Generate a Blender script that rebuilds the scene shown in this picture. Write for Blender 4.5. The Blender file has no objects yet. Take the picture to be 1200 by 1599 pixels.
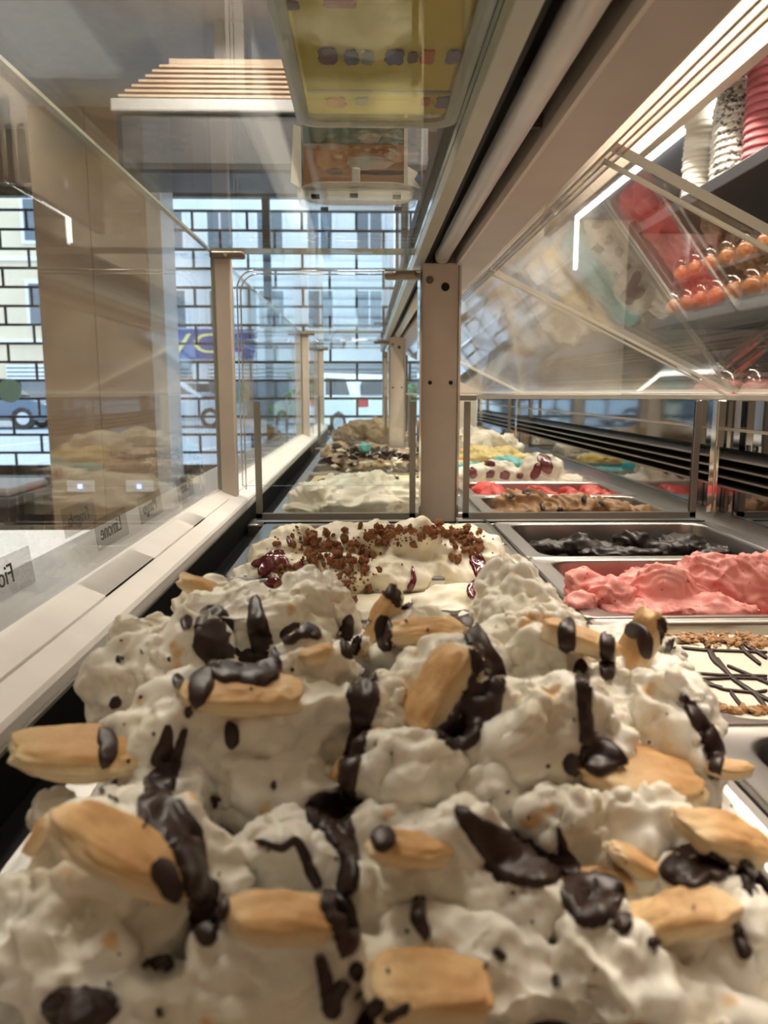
import bpy, bmesh, math, random
import numpy as np
from mathutils import Vector, Matrix, Euler
from mathutils.bvhtree import BVHTree

# ------------------------------------------------------------------ camera, world, light
S = bpy.context.scene
COL = S.collection
ZC = 1.15                                   # lens height above the shop floor; every z below is relative to it
FPX, PIT, YAW = 1200.0, math.radians(8.93), math.radians(-1.37)
cam_d = bpy.data.cameras.new('camera'); cam = bpy.data.objects.new('camera', cam_d); COL.objects.link(cam)
cam.location = (0, 0, ZC); cam.rotation_euler = (math.pi / 2 - PIT, 0, YAW)
cam_d.sensor_fit = 'VERTICAL'; cam_d.sensor_height = 36.0; cam_d.lens = FPX / 1599 * 36.0
cam_d.clip_start = 0.02; cam_d.clip_end = 300
cam_d.dof.use_dof = True; cam_d.dof.focus_distance = 0.80; cam_d.dof.aperture_fstop = 11.0
S.camera = cam
RCAM = Euler((math.pi / 2 - PIT, 0, YAW)).to_matrix()

world = bpy.data.worlds.new('overcast_sky'); S.world = world; world.use_nodes = True
wn = world.node_tree.nodes; wl = world.node_tree.links
bg = wn['Background']
tc = wn.new('ShaderNodeTexCoord'); nz = wn.new('ShaderNodeTexNoise'); nz.inputs['Scale'].default_value = 2.5
cr = wn.new('ShaderNodeValToRGB')
cr.color_ramp.elements[0].position = .35; cr.color_ramp.elements[0].color = (.62, .78, .95, 1)
cr.color_ramp.elements[1].position = .7; cr.color_ramp.elements[1].color = (.86, .93, 1, 1)
wl.new(tc.outputs['Generated'], nz.inputs['Vector']); wl.new(nz.outputs['Fac'], cr.inputs['Fac']); wl.new(cr.outputs['Color'], bg.inputs['Color'])
bg.inputs['Strength'].default_value = 3.2

try:
    S.cycles.transparent_max_bounces = 40; S.cycles.max_bounces = 14; S.cycles.glossy_bounces = 6
except Exception: pass
S.view_settings.view_transform = 'Standard'; S.view_settings.look = 'None'
S.view_settings.exposure = 0.12; S.view_settings.gamma = 1.0; S.view_settings.use_curve_mapping = False

def area_lamp(name, loc, size, power, color, rot=(0, 0, 0)):
    d = bpy.data.lights.new(name, 'AREA'); d.shape = 'RECTANGLE'; d.size, d.size_y = size
    d.energy = power; d.color = color
    o = bpy.data.objects.new(name, d); COL.objects.link(o); o.location = (loc[0], loc[1], loc[2] + ZC); o.rotation_euler = rot
    return o
CEIL = 1.50
WARM = (1.0, .88, .75)
CEIL_LAMPS = [(-.60, 1.15), (.50, .15), (.72, 1.30), (.72, 2.3), (-.60, 2.6), (.72, 3.3)]
LAMP_W = [13, 9, 25, 22, 18, 18]
for i, (lx, ly) in enumerate(CEIL_LAMPS):
    area_lamp('ceiling_lamp_light', (lx, ly, CEIL - .075), (.14, .9), LAMP_W[i], WARM)

# ------------------------------------------------------------------ helpers
def W(x, y, z): return Vector((x, y, z + ZC))
def ray(px, py): return RCAM @ Vector(((px - 600) / FPX, -(py - 799.5) / FPX, -1.0))
CAM = Vector((0, 0, ZC))
def at(px, py, Y): r = ray(px, py); return CAM + r * (Y / r.y)
def atz(px, py, z): r = ray(px, py); return CAM + r * (z / r.z)

def tag(o, label, cat, group=None):
    o['label'] = label; o['category'] = cat
    if group: o['group'] = group
    return o
def empty(name, loc, label=None, cat=None, group=None):
    o = bpy.data.objects.new(name, None); COL.objects.link(o); o.location = loc; o.empty_display_size = .02
    if label: tag(o, label, cat, group)
    return o
def wloc(o):
    v = Vector((0, 0, 0))
    while o: v = v + o.location; o = o.parent
    return v
def obj(name, src, mat, parent=None, smooth=False, base=None):
    """src: bmesh or mesh in world coordinates -> one object; the origin goes to the parent's or to its own base"""
    if isinstance(src, bmesh.types.BMesh):
        me = bpy.data.meshes.new(name); src.to_mesh(me); src.free()
    else: me = src; me.name = name
    mats = mat if isinstance(mat, (list, tuple)) else [mat]
    if len(me.materials): me.materials.clear()
    for m in mats: me.materials.append(m)
    if smooth:
        me.polygons.foreach_set('use_smooth', [True] * len(me.polygons))
    o = bpy.data.objects.new(name, me); COL.objects.link(o)
    n = len(me.vertices); co = np.empty(n * 3, 'f'); me.vertices.foreach_get('co', co); co = co.reshape(-1, 3)
    c = Vector(((co[:, 0].min() + co[:, 0].max()) / 2, (co[:, 1].min() + co[:, 1].max()) / 2, co[:, 2].min()))
    me.transform(Matrix.Translation(-c))
    o.location = c - (wloc(parent) if parent else Vector((0, 0, 0)))
    if parent: o.parent = parent
    return o
def struct(o): o['kind'] = 'structure'; return o
def B(): return bmesh.new()
def bx(bm, x0, x1, y0, y1, z0, z1, bev=0, seg=2):
    r = bmesh.ops.create_cube(bm, size=1, matrix=Matrix.Translation(((x0 + x1) / 2, (y0 + y1) / 2, (z0 + z1) / 2 + ZC)) @ Matrix.Diagonal((abs(x1 - x0), abs(y1 - y0), abs(z1 - z0), 1)))
    if bev:
        es = list({e for v in r['verts'] for e in v.link_edges})
        bmesh.ops.bevel(bm, geom=es, offset=bev, segments=seg, affect='EDGES', profile=.5)
    return bm
def box(*a, **k): return bx(B(), *a, **k)
def prism(bm, pts, y0, y1, axis='y'):
    """extrude a closed outline of (a, b) points along an axis"""
    def mk(a, b, t):
        return {'y': W(a, t, b), 'x': W(t, a, b), 'z': Vector((a, b, t + ZC))}[axis]
    v0 = [bm.verts.new(mk(a, b, y0)) for a, b in pts]; v1 = [bm.verts.new(mk(a, b, y1)) for a, b in pts]
    n = len(pts)
    for i in range(n): bm.faces.new((v0[i], v0[(i + 1) % n], v1[(i + 1) % n], v1[i]))
    bm.faces.new(v0[::-1]); bm.faces.new(v1)
    bmesh.ops.recalc_face_normals(bm, faces=bm.faces)
    return bm
def tube(bm, pts, r, n=10, cap=True):
    pts = [Vector(p) for p in pts]; rings = []
    for i, p in enumerate(pts):
        t = (pts[min(i + 1, len(pts) - 1)] - pts[max(i - 1, 0)]).normalized()
        a = t.orthogonal().normalized() if i == 0 else (a - t * a.dot(t)).normalized()
        b = t.cross(a); rr = r[i] if isinstance(r, (list, tuple)) else r
        rings.append([bm.verts.new(p + (a * math.cos(2 * math.pi * k / n) + b * math.sin(2 * math.pi * k / n)) * rr) for k in range(n)])
    for i in range(len(rings) - 1):
        for k in range(n): bm.faces.new((rings[i][k], rings[i][(k + 1) % n], rings[i + 1][(k + 1) % n], rings[i + 1][k]))
    if cap: bm.faces.new(rings[0][::-1]); bm.faces.new(rings[-1])
    return bm
def lathe(bm, prof, c, n=20):
    """prof: (radius, z) pairs, c: world base"""
    rings = [[bm.verts.new(Vector(c) + Vector((r * math.cos(2 * math.pi * k / n), r * math.sin(2 * math.pi * k / n), z))) for k in range(n)] for r, z in prof]
    for i in range(len(rings) - 1):
        for k in range(n): bm.faces.new((rings[i][k], rings[i][(k + 1) % n], rings[i + 1][(k + 1) % n], rings[i + 1][k]))
    bm.faces.new(rings[0][::-1]); bm.faces.new(rings[-1])
    return bm
def text_obj(name, body, size, mat, matrix, parent=None, depth=.0006):
    cu = bpy.data.curves.new(name, 'FONT'); cu.body = body; cu.size = size; cu.extrude = depth; cu.align_x = 'CENTER'; cu.align_y = 'CENTER'
    t = bpy.data.objects.new('tmp', cu); COL.objects.link(t)
    bpy.context.view_layer.update()
    me = bpy.data.meshes.new_from_object(t.evaluated_get(bpy.context.evaluated_depsgraph_get()))
    bpy.data.objects.remove(t)
    me.transform(matrix)
    return obj(name, me, mat, parent)

# vectorised gradient noise
_rng = np.random.RandomState(7)
_PERM = _rng.permutation(256); _PERM = np.concatenate([_PERM, _PERM, _PERM])
_G = _rng.normal(size=(256, 3)); _G /= np.linalg.norm(_G, axis=1)[:, None]
def pnoise(p):
    i = np.floor(p).astype(int); f = p - i; i &= 255; u = f * f * f * (f * (f * 6 - 15) + 10); out = 0
    for dx in (0, 1):
        for dy in (0, 1):
            for dz in (0, 1):
                h = _PERM[_PERM[_PERM[(i[:, 0] + dx) & 255] + ((i[:, 1] + dy) & 255)] + ((i[:, 2] + dz) & 255)]
                d = f - np.array([dx, dy, dz]); g = (_G[h] * d).sum(1)
                w = (u[:, 0] if dx else 1 - u[:, 0]) * (u[:, 1] if dy else 1 - u[:, 1]) * (u[:, 2] if dz else 1 - u[:, 2])
                out = out + g * w
    return out
def fbm(p, sc, oc=3, gain=.5):
    a = 1; o = 0
    for k in range(oc): o = o + a * pnoise(p / sc * 2 ** k + 17.3 * k); a *= gain
    return o

# ------------------------------------------------------------------ materials
M = {}
def new_mat(name):
    m = bpy.data.materials.new(name); m.use_nodes = True; M[name] = m
    return m, m.node_tree.nodes, m.node_tree.links, m.node_tree.nodes['Principled BSDF']
def pmat(name, col, rough=.5, metal=0, col2=None, scale=20, bump=0, bscale=60, sss=0, coat=0, spec=.5, emit=None, es=0):
    m, n, l, p = new_mat(name)
    p.inputs['Base Color'].default_value = (*col, 1); p.inputs['Roughness'].default_value = rough; p.inputs['Metallic'].default_value = metal
    p.inputs['Specular IOR Level'].default_value = spec; p.inputs['Coat Weight'].default_value = coat; p.inputs['Coat Roughness'].default_value = .08
    t = n.new('ShaderNodeTexCoord')
    z = n.new('ShaderNodeTexNoise'); z.inputs['Scale'].default_value = scale; z.inputs['Detail'].default_value = 4
    l.new(t.outputs['Object'], z.inputs['Vector'])
    r = n.new('ShaderNodeValToRGB'); r.color_ramp.elements[0].position = .35; r.color_ramp.elements[1].position = .65
    c2 = col2 or tuple(c * .93 for c in col)
    r.color_ramp.elements[0].color = (*c2, 1); r.color_ramp.elements[1].color = (*col, 1)
    l.new(z.outputs['Fac'], r.inputs['Fac']); l.new(r.outputs['Color'], p.inputs['Base Color'])
    if bump:
        bz = n.new('ShaderNodeTexNoise'); bz.inputs['Scale'].default_value = bscale; bz.inputs['Detail'].default_value = 5
        l.new(t.outputs['Object'], bz.inputs['Vector'])
        b = n.new('ShaderNodeBump'); b.inputs['Strength'].default_value = bump; b.inputs['Distance'].default_value = .002
        l.new(bz.outputs['Fac'], b.inputs['Height']); l.new(b.outputs['Normal'], p.inputs['Normal'])
    if sss:
        p.inputs['Subsurface Weight'].default_value = sss; p.inputs['Subsurface Radius'].default_value = (.0035, .0024, .0015); p.inputs['Subsurface Scale'].default_value = 1
    if emit: p.inputs['Emission Color'].default_value = (*emit, 1); p.inputs['Emission Strength'].default_value = es
    return m
def glass(name, tint=(.97, .985, .98), f0=.04, rough=.0, gain=1.0):
    """clear sheet: straight-through transmission and Schlick reflection at each face"""
    m, n, l, p = new_mat(name); n.remove(p)
    g = n.new('ShaderNodeNewGeometry'); d = n.new('ShaderNodeVectorMath'); d.operation = 'DOT_PRODUCT'
    l.new(g.outputs['Incoming'], d.inputs[0]); l.new(g.outputs['Normal'], d.inputs[1])
    ab = n.new('ShaderNodeMath'); ab.operation = 'ABSOLUTE'; l.new(d.outputs['Value'], ab.inputs[0])
    om = n.new('ShaderNodeMath'); om.operation = 'SUBTRACT'; om.inputs[0].default_value = 1; l.new(ab.outputs[0], om.inputs[1])
    pw = n.new('ShaderNodeMath'); pw.operation = 'POWER'; pw.inputs[1].default_value = 5; l.new(om.outputs[0], pw.inputs[0])
    ma = n.new('ShaderNodeMath'); ma.operation = 'MULTIPLY_ADD'; ma.inputs[1].default_value = (1 - f0) * gain; ma.inputs[2].default_value = f0; ma.use_clamp = True
    l.new(pw.outputs[0], ma.inputs[0])
    t = n.new('ShaderNodeBsdfTransparent'); t.inputs['Color'].default_value = (*tint, 1)
    s = n.new('ShaderNodeBsdfGlossy'); s.inputs['Roughness'].default_value = rough
    x = n.new('ShaderNodeMixShader'); l.new(ma.outputs[0], x.inputs['Fac']); l.new(t.outputs[0], x.inputs[1]); l.new(s.outputs[0], x.inputs[2])
    l.new(x.outputs[0], n['Material Output'].inputs['Surface'])
    return m
def brushed(name, col, rough=.3): return pmat(name, col, rough, 1, col2=tuple(c * .96 for c in col), scale=6)
glass('clear_glass'); glass('top_glass', (.95, .965, .955), .04, 0, .5); glass('lid_acrylic', (.96, .96, .955), .15, 0, 1.0)
glass('window_glass', (.93, .97, 1.0)); glass('jar_plastic', (.93, .91, .89), .10, .05)
pmat('glass_edge', (.30, .32, .26), .15, spec=.8); pmat('acrylic_edge', (.66, .63, .54), .12, spec=.9); pmat('hinge_amber', (.42, .29, .19), .25)
brushed('steel', (.50, .48, .455), .30); brushed('steel_dark', (.30, .29, .28), .3); pmat('chrome', (.75, .73, .7), .08, 1)
pmat('smoked_mirror', (.34, .35, .37), .05, 1)
pmat('white_paint', (.72, .66, .60), .38, bump=.05); pmat('ledge_white', (.86, .81, .77), .35)
pmat('post_paint', (.60, .52, .44), .42); pmat('beam_paint', (.46, .40, .34), .4); pmat('frame_grey', (.33, .31, .27), .35, .6)
pmat('olive_strip', (.42, .42, .34), .3); pmat('black_trim', (.008, .007, .007), .5, spec=.15); pmat('black_matte', (.012, .011, .010), .7)
pmat('tube_white', (.70, .65, .60), .3); pmat('bronze_clip', (.22, .17, .13), .35, .7); pmat('dark_hole', (.01, .01, .01), .8)
pmat('louver_black', (.025, .024, .024), .28, spec=.6)
def cream_mat(name, col, col2, speck=None, sss=.25, rough=.42, bump=.25):
    m = pmat(name, col, rough, col2=col2, scale=28, bump=bump, bscale=160, sss=sss, spec=.4)
    if speck:
        n = m.node_tree.nodes; l = m.node_tree.links; p = n['Principled BSDF']; src = p.inputs['Base Color'].links[0].from_socket
        t = n.new('ShaderNodeTexCoord'); v = n.new('ShaderNodeTexNoise'); v.inputs['Scale'].default_value = speck[1]; v.inputs['Detail'].default_value = 2
        l.new(t.outputs['Object'], v.inputs['Vector'])
        r = n.new('ShaderNodeMapRange'); r.inputs['From Min'].default_value = speck[2]; r.inputs['From Max'].default_value = speck[2] + .05
        l.new(v.outputs['Fac'], r.inputs['Value'])
        x = n.new('ShaderNodeMix'); x.data_type = 'RGBA'; l.new(r.outputs['Result'], x.inputs['Factor']); l.new(src, x.inputs['A']); x.inputs['B'].default_value = (*speck[0], 1)
        l.new(x.outputs['Result'], p.inputs['Base Color'])
    return m
cream_mat('pastry_cream', (.93, .90, .83), (.92, .86, .72), ((.78, .53, .27), 48, .66))
cream_mat('crumb_cream', (.90, .86, .75), (.88, .80, .60))
cream_mat('white_cream', (.90, .87, .77), (.88, .82, .68)); cream_mat('pale_yellow', (.86, .76, .46), (.84, .72, .36))
cream_mat('strawberry', (.85, .36, .32), (.78, .28, .25), ((.45, .04, .04), 140, .68)); cream_mat('dark_choc_gelato', (.028, .020, .018), (.02, .014, .013), sss=0, rough=.4)
cream_mat('coffee', (.50, .30, .16), (.40, .22, .11)); cream_mat('red_fruit', (.78, .11, .09), (.66, .07, .06))
cream_mat('turquoise', (.18, .62, .62), (.14, .52, .54)); cream_mat('vanilla', (.88, .74, .36), (.84, .68, .28)); cream_mat('hazelnut', (.52, .38, .25), (.42, .29, .18))
cream_mat('nut_cream', (.90, .83, .69), (.88, .80, .63), sss=.2, bump=.05)
pmat('chocolate', (.042, .020, .015), .38, col2=(.030, .014, .011), spec=.4, bump=.06, bscale=80)
pmat('cherry_sauce', (.16, .008, .015), .12, col2=(.09, .004, .01), spec=.7, coat=.5)
pmat('crumb_brown', (.36, .15, .06), .8, col2=(.24, .085, .03), scale=300, bump=.5, bscale=500)
pmat('nut_brown', (.52, .29, .11), .5, col2=(.36, .17, .06), scale=120)
def pastry_mat():
    m, n, l, p = new_mat('puff_pastry'); p.inputs['Roughness'].default_value = .5; p.inputs['Specular IOR Level'].default_value = .35
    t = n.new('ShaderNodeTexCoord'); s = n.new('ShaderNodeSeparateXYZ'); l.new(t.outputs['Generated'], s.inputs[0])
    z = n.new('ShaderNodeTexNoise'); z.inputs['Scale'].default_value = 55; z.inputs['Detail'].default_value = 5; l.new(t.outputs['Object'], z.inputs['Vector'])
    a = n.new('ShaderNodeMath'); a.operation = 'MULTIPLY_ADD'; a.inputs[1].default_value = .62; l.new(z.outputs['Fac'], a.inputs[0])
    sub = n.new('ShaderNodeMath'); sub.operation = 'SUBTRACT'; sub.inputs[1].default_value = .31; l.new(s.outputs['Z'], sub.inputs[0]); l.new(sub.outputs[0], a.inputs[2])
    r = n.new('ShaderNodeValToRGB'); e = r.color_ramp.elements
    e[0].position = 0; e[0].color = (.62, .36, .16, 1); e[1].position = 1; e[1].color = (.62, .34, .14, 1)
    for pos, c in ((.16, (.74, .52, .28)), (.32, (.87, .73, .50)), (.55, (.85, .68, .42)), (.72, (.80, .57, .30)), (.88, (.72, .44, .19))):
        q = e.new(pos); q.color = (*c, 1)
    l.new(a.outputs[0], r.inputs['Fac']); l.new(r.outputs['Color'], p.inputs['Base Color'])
    b = n.new('ShaderNodeBump'); b.inputs['Strength'].default_value = .6; b.inputs['Distance'].default_value = .0015
    z2 = n.new('ShaderNodeTexNoise'); z2.inputs['Scale'].default_value = 170; z2.inputs['Detail'].default_value = 5; l.new(t.outputs['Object'], z2.inputs['Vector']); l.new(z2.outputs['Fac'], b.inputs['Height']); l.new(b.outputs['Normal'], p.inputs['Normal'])
    p.inputs['Subsurface Weight'].default_value = .1; p.inputs['Subsurface Radius'].default_value = (.003, .0015, .0008)
    return m
pastry_mat()
# shop
pmat('ceiling_grey', (.66, .66, .67), .8); pmat('floor_tile', (.30, .28, .26), .4); pmat('wall_peach', (.66, .52, .39), .7); pmat('wall_cream', (.84, .72, .56), .6)
pmat('pillar_wood', (.50, .38, .27), .5, col2=(.43, .32, .22), scale=3); pmat('wall_brown', (.26, .20, .16), .6); pmat('sill_dark', (.10, .11, .11), .5)
pmat('table_white', (.74, .78, .82), .35); pmat('ac_dark', (.055, .057, .065), .5); pmat('ac_light', (.46, .47, .48), .4); pmat('ac_slat', (.62, .48, .37), .5)
pmat('grille_black', (.025, .03, .035), .45); pmat('sticker_green', (.44, .58, .47), .5); pmat('plate_white', (.75, .75, .78), .4)
pmat('blue_led', (.1, .15, .9), .4, emit=(.25, .35, 1), es=4); pmat('led_white', (.9, .9, .9), .4, emit=(1, .97, .9), es=14)
pmat('lamp_diffuser', (.9, .9, .88), .4, emit=(1, .9, .75), es=5)
pmat('back_panel', (.035, .034, .036), .12, spec=.7); pmat('shelf_dark', (.05, .048, .05), .35); pmat('fascia_cream', (.72, .60, .46), .55); pmat('recess_grey', (.22, .23, .26), .5)
pmat('cup_white', (.86, .83, .74), .5); pmat('cup_pink', (.46, .13, .14), .5); pmat('cup_rim', (.82, .80, .72), .5)
pmat('orange_fill', (.46, .15, .04), .25, col2=(.60, .26, .08), scale=60, coat=.5); pmat('red_panel', (.20, .035, .03), .4); pmat('pink_fill', (.55, .18, .17), .4)
pmat('yellow_card', (.66, .54, .10), .5, col2=(.62, .50, .08)); pmat('clear_tub_edge', (.55, .55, .50), .3); pmat('print_purple', (.16, .06, .14), .5); pmat('print_blue', (.12, .13, .26), .5); pmat('print_red', (.50, .10, .06), .5)
pmat('print_grey', (.35, .36, .38), .5); pmat('label_text', (.03, .03, .035), .5); pmat('label_ledge', (.42, .40, .39), .35)
glass('label_card', (.80, .79, .78), .02, 0, .3); pmat('paper_white', (.78, .76, .70), .6)
pmat('sand', (.60, .42, .24), .6, col2=(.52, .34, .18), scale=40); pmat('sea', (.13, .33, .33), .6, col2=(.20, .42, .40), scale=40); pmat('foam', (.74, .70, .64), .6); pmat('print_orange', (.55, .22, .08), .6); pmat('print_dark', (.16, .11, .10), .6)
def translucent(name, amt=.5):
    m = M[name]; n = m.node_tree.nodes; l = m.node_tree.links; p = n['Principled BSDF']; t = n.new('ShaderNodeBsdfTranslucent'); x = n.new('ShaderNodeMixShader'); x.inputs['Fac'].default_value = amt
    l.new(p.inputs['Base Color'].links[0].from_socket, t.inputs['Color']); l.new(p.outputs[0], x.inputs[1]); l.new(t.outputs[0], x.inputs[2]); l.new(x.outputs[0], n['Material Output'].inputs['Surface'])
for nm_ in ('sand', 'sea', 'foam', 'print_orange', 'print_dark', 'paper_white', 'sticker_green'): translucent(nm_)
# street
pmat('asphalt', (.46, .50, .54), .8, scale=.8); pmat('kerb', (.55, .57, .58), .8); pmat('facade_cream', (.72, .60, .44), .8, scale=1); pmat('facade_grey', (.60, .62, .64), .8, scale=1); pmat('facade_white', (.75, .78, .8), .8, scale=1)
pmat('window_dark', (.10, .13, .16), .15, spec=.7); pmat('trim_white', (.8, .82, .84), .6); pmat('shutter_grey', (.33, .36, .38), .6); pmat('sign_blue', (.05, .09, .30), .5); pmat('sign_yellow', (.85, .75, .25), .5)
pmat('car_white', (.80, .83, .86), .25, coat=.6); pmat('car_blue', (.07, .11, .17), .25, coat=.6); pmat('car_silver', (.45, .50, .55), .25, .3, coat=.6); pmat('car_glass', (.03, .04, .05), .08, spec=.8); pmat('tyre', (.02, .02, .02), .8); pmat('hub_metal', (.55, .57, .6), .3, .8); pmat('tail_red', (.55, .04, .04), .25); pmat('leaf_green', (.10, .17, .08), .8, scale=3)
pmat('head_light', (.9, .9, .9), .3, emit=(1, .97, .9), es=3)

# ------------------------------------------------------------------ the room
XL, XR, YB, YF, FL = -3.3, 1.62, -1.6, 4.78, -ZC
struct(obj('floor', box(XL, XR, YB, YF + .2, FL - .1, FL), M['floor_tile']))
struct(obj('ceiling', box(XL, XR, YB, YF + .2, CEIL, CEIL + .1), M['ceiling_grey']))
struct(obj('wall_left', box(XL - .1, XL, YB, YF, FL, CEIL), M['wall_peach']))
struct(obj('wall_right', box(XR, XR + .1, YB, YF, FL, CEIL), M['wall_cream']))
struct(obj('wall_back', box(XL, XR, YB - .1, YB, FL, CEIL), M['wall_peach']))
WX0, WX1, WZ0, WZ1 = -2.95, .56, -.51, 1.20
bm = B(); bx(bm, XL, WX0, YF, YF + .2, FL, CEIL); bx(bm, WX0, WX1, YF, YF + .2, FL, WZ0); bx(bm, WX0, WX1, YF, YF + .2, WZ1, CEIL)
struct(obj('wall_front', bm, M['wall_brown'])); struct(obj('wall_corner', box(WX1, XR, YF, YF + .2, FL, CEIL), M['wall_cream']))
win = struct(empty('window_1', W((WX0 + WX1) / 2, YF + .1, WZ0)))
bm = B(); bx(bm, WX0, WX1, YF + .11, YF + .118, WZ0 + .03, WZ1 - .03); obj('pane', bm, M['window_glass'], win)
bm = B()
bx(bm, WX0, WX1, YF + .08, YF + .14, WZ0, WZ0 + .05); bx(bm, WX0, WX1, YF + .08, YF + .14, WZ1 - .05, WZ1)
for x in (WX0, -1.62, -.62, .22, WX1 - .05): bx(bm, x, x + .045, YF + .085, YF + .135, WZ0 + .05, WZ1 - .05)
obj('window_frame', bm, M['grille_black'], win)
obj('window_sill', box(WX0 - .02, WX1 + .02, YF - .14, YF + .08, WZ0 - .035, WZ0, bev=.004), M['sill_dark'], win)
for k, (px, py) in enumerate(((15, 610), (373, 613))):
    c = at(px, py, YF + .1); bm = B()
    bmesh.ops.create_cone(bm, cap_ends=True, segments=32, radius1=.073, radius2=.073, depth=.003, matrix=Matrix.Translation(c) @ Matrix.Rotation(math.pi / 2, 4, 'X'))
    obj('round_sticker', bm, M['sticker_green'], win)['label'] = 'pale green round sticker on the pane'
# roller grille in a brick bond pattern, behind the pane
gr = empty('roller_grille', W((WX0 + WX1) / 2, YF + .17, WZ0), 'black metal roller grille in brick bond pattern over the street window', 'grille')
RH, BW = .1135, .335
rows = []; z = WZ0 + .01
while z < WZ1: rows.append(z); z += RH
hb = None
for i, z in enumerate(rows):
    if hb is None: hb = obj('grille_bar', box(WX0, WX1, YF + .165, YF + .179, z - .008, z + .008, bev=.003, seg=1), M['grille_black'], gr)
    else:
        o = hb.copy(); COL.objects.link(o); o.location.z = z - .008 + ZC - gr.location.z
vb = None; nb = 0
for i, z in enumerate(rows[:-1]):
    x = WX0 + (BW / 2 if i % 2 else 0) + .05
    while x < WX1 - .02:
        if vb is None: vb = obj('grille_link', box(x - .008, x + .008, YF + .166, YF + .178, z, z + RH, bev=.003, seg=1), M['grille_black'], gr); vx, vz = x, z; v0 = vb.location.copy()
        else:
            o = vb.copy(); COL.objects.link(o); o.location = v0 + Vector((x - vx, 0, z - vz))
        x += BW
# wood clad pillar with switch plates
pil = struct(empty('pillar', W(-1.5, 4.5, FL)))
obj('pillar_panel', box(-1.80, -1.50, 4.42, 4.74, FL, CEIL), M['pillar_wood'], pil); obj('pillar_panel', box(-1.496, -1.20, 4.42, 4.74, FL, CEIL), M['pillar_wood'], pil)
obj('edge_trim', box(-1.198, -1.12, 4.44, 4.74, FL, CEIL), M['table_white'], pil)
for px in (127, 219):
    c = at(px, 759, 4.42) - CEIL * Vector((0, 0, 0)); bm = B(); bx(bm, c.x - .078, c.x + .078, 4.402, 4.42, c.z - ZC - .033, c.z - ZC + .033, bev=.004)
    sw = obj('switch_plate', bm, M['plate_white']); tag(sw, 'white switch plate with blue indicator on the brown pillar', 'switch', 'switch plates on the pillar')
    obj('indicator', box(c.x - .012, c.x + .012, 4.396, 4.402, c.z - ZC - .012, c.z - ZC + .012, bev=.003), M['blue_led'], sw)
# ceiling lamps
for lx, ly in CEIL_LAMPS:
    r = empty('ceiling_lamp', W(lx, ly, CEIL - .07), 'slim linear lamp fixed under the grey ceiling', 'lamp', 'linear ceiling lamps')
    obj('lamp_body', box(lx - .08, lx + .08, ly - .48, ly + .48, CEIL - .05, CEIL, bev=.006), M['plate_white'], r)
    obj('diffuser', box(lx - .068, lx + .068, ly - .46, ly + .46, CEIL - .068, CEIL - .05, bev=.006), M['lamp_diffuser'], r)
# air conditioner over the window
ac = empty('air_conditioner', W(-.40, 3.5, .88), 'dark grey air conditioner with pale band and slatted top near the window', 'air conditioner')
obj('housing', box(-1.0, .26, 3.30, 3.68, .88, 1.10, bev=.03), M['ac_dark'], ac)
obj('band', box(-1.01, .27, 3.285, 3.69, 1.10, 1.150, bev=.008), M['ac_light'], ac)
for k in range(7): obj('slat', box(-.98 + .028 * k, .25, 3.30, 3.66, 1.158 + k * .0185, 1.167 + k * .0185), M['ac_slat'], ac)
obj('top_plate', box(-.78, .25, 3.32, 3.66, 1.285, 1.31, bev=.005), M['ac_slat'], ac)
obj('core', box(-.74, .2, 3.40, 3.64, 1.148, 1.288), M['ac_dark'], ac)
obj('bracket', box(-.62, -.5, 3.45, 3.6, 1.305, CEIL), M['ac_light'], ac); obj('bracket', box(0, .12, 3.45, 3.6, 1.305, CEIL), M['ac_light'], ac)
# white table and dark bench outside the case
t = empty('side_table', W(-1.5, 2.0, FL), 'white table beyond the front glass, lit by the window', 'table')
obj('table_top', box(-2.4, -.62, 1.35, 2.15, -.42, -.385, bev=.004), M['table_white'], t)
for x in (-2.33, -.69):
    for y in (1.42, 2.08): obj('leg', box(x - .025, x + .025, y - .025, y + .025, FL, -.42), M['ac_light'], t)
t = empty('window_bench', W(-2.3, 4.3, FL), 'dark grey bench standing below the street window', 'bench')
obj('seat', box(-3.0, -1.85, 4.0, 4.6, -.60, -.55, bev=.008), M['sill_dark'], t)
for x in (-2.9, -1.95): obj('leg', box(x - .04, x + .04, 4.05, 4.55, FL, -.60), M['shelf_dark'], t)
obj('cushion', box(-2.45, -1.87, 4.05, 4.55, -.55, -.50, bev=.02), M['ac_light'], t)

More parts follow.
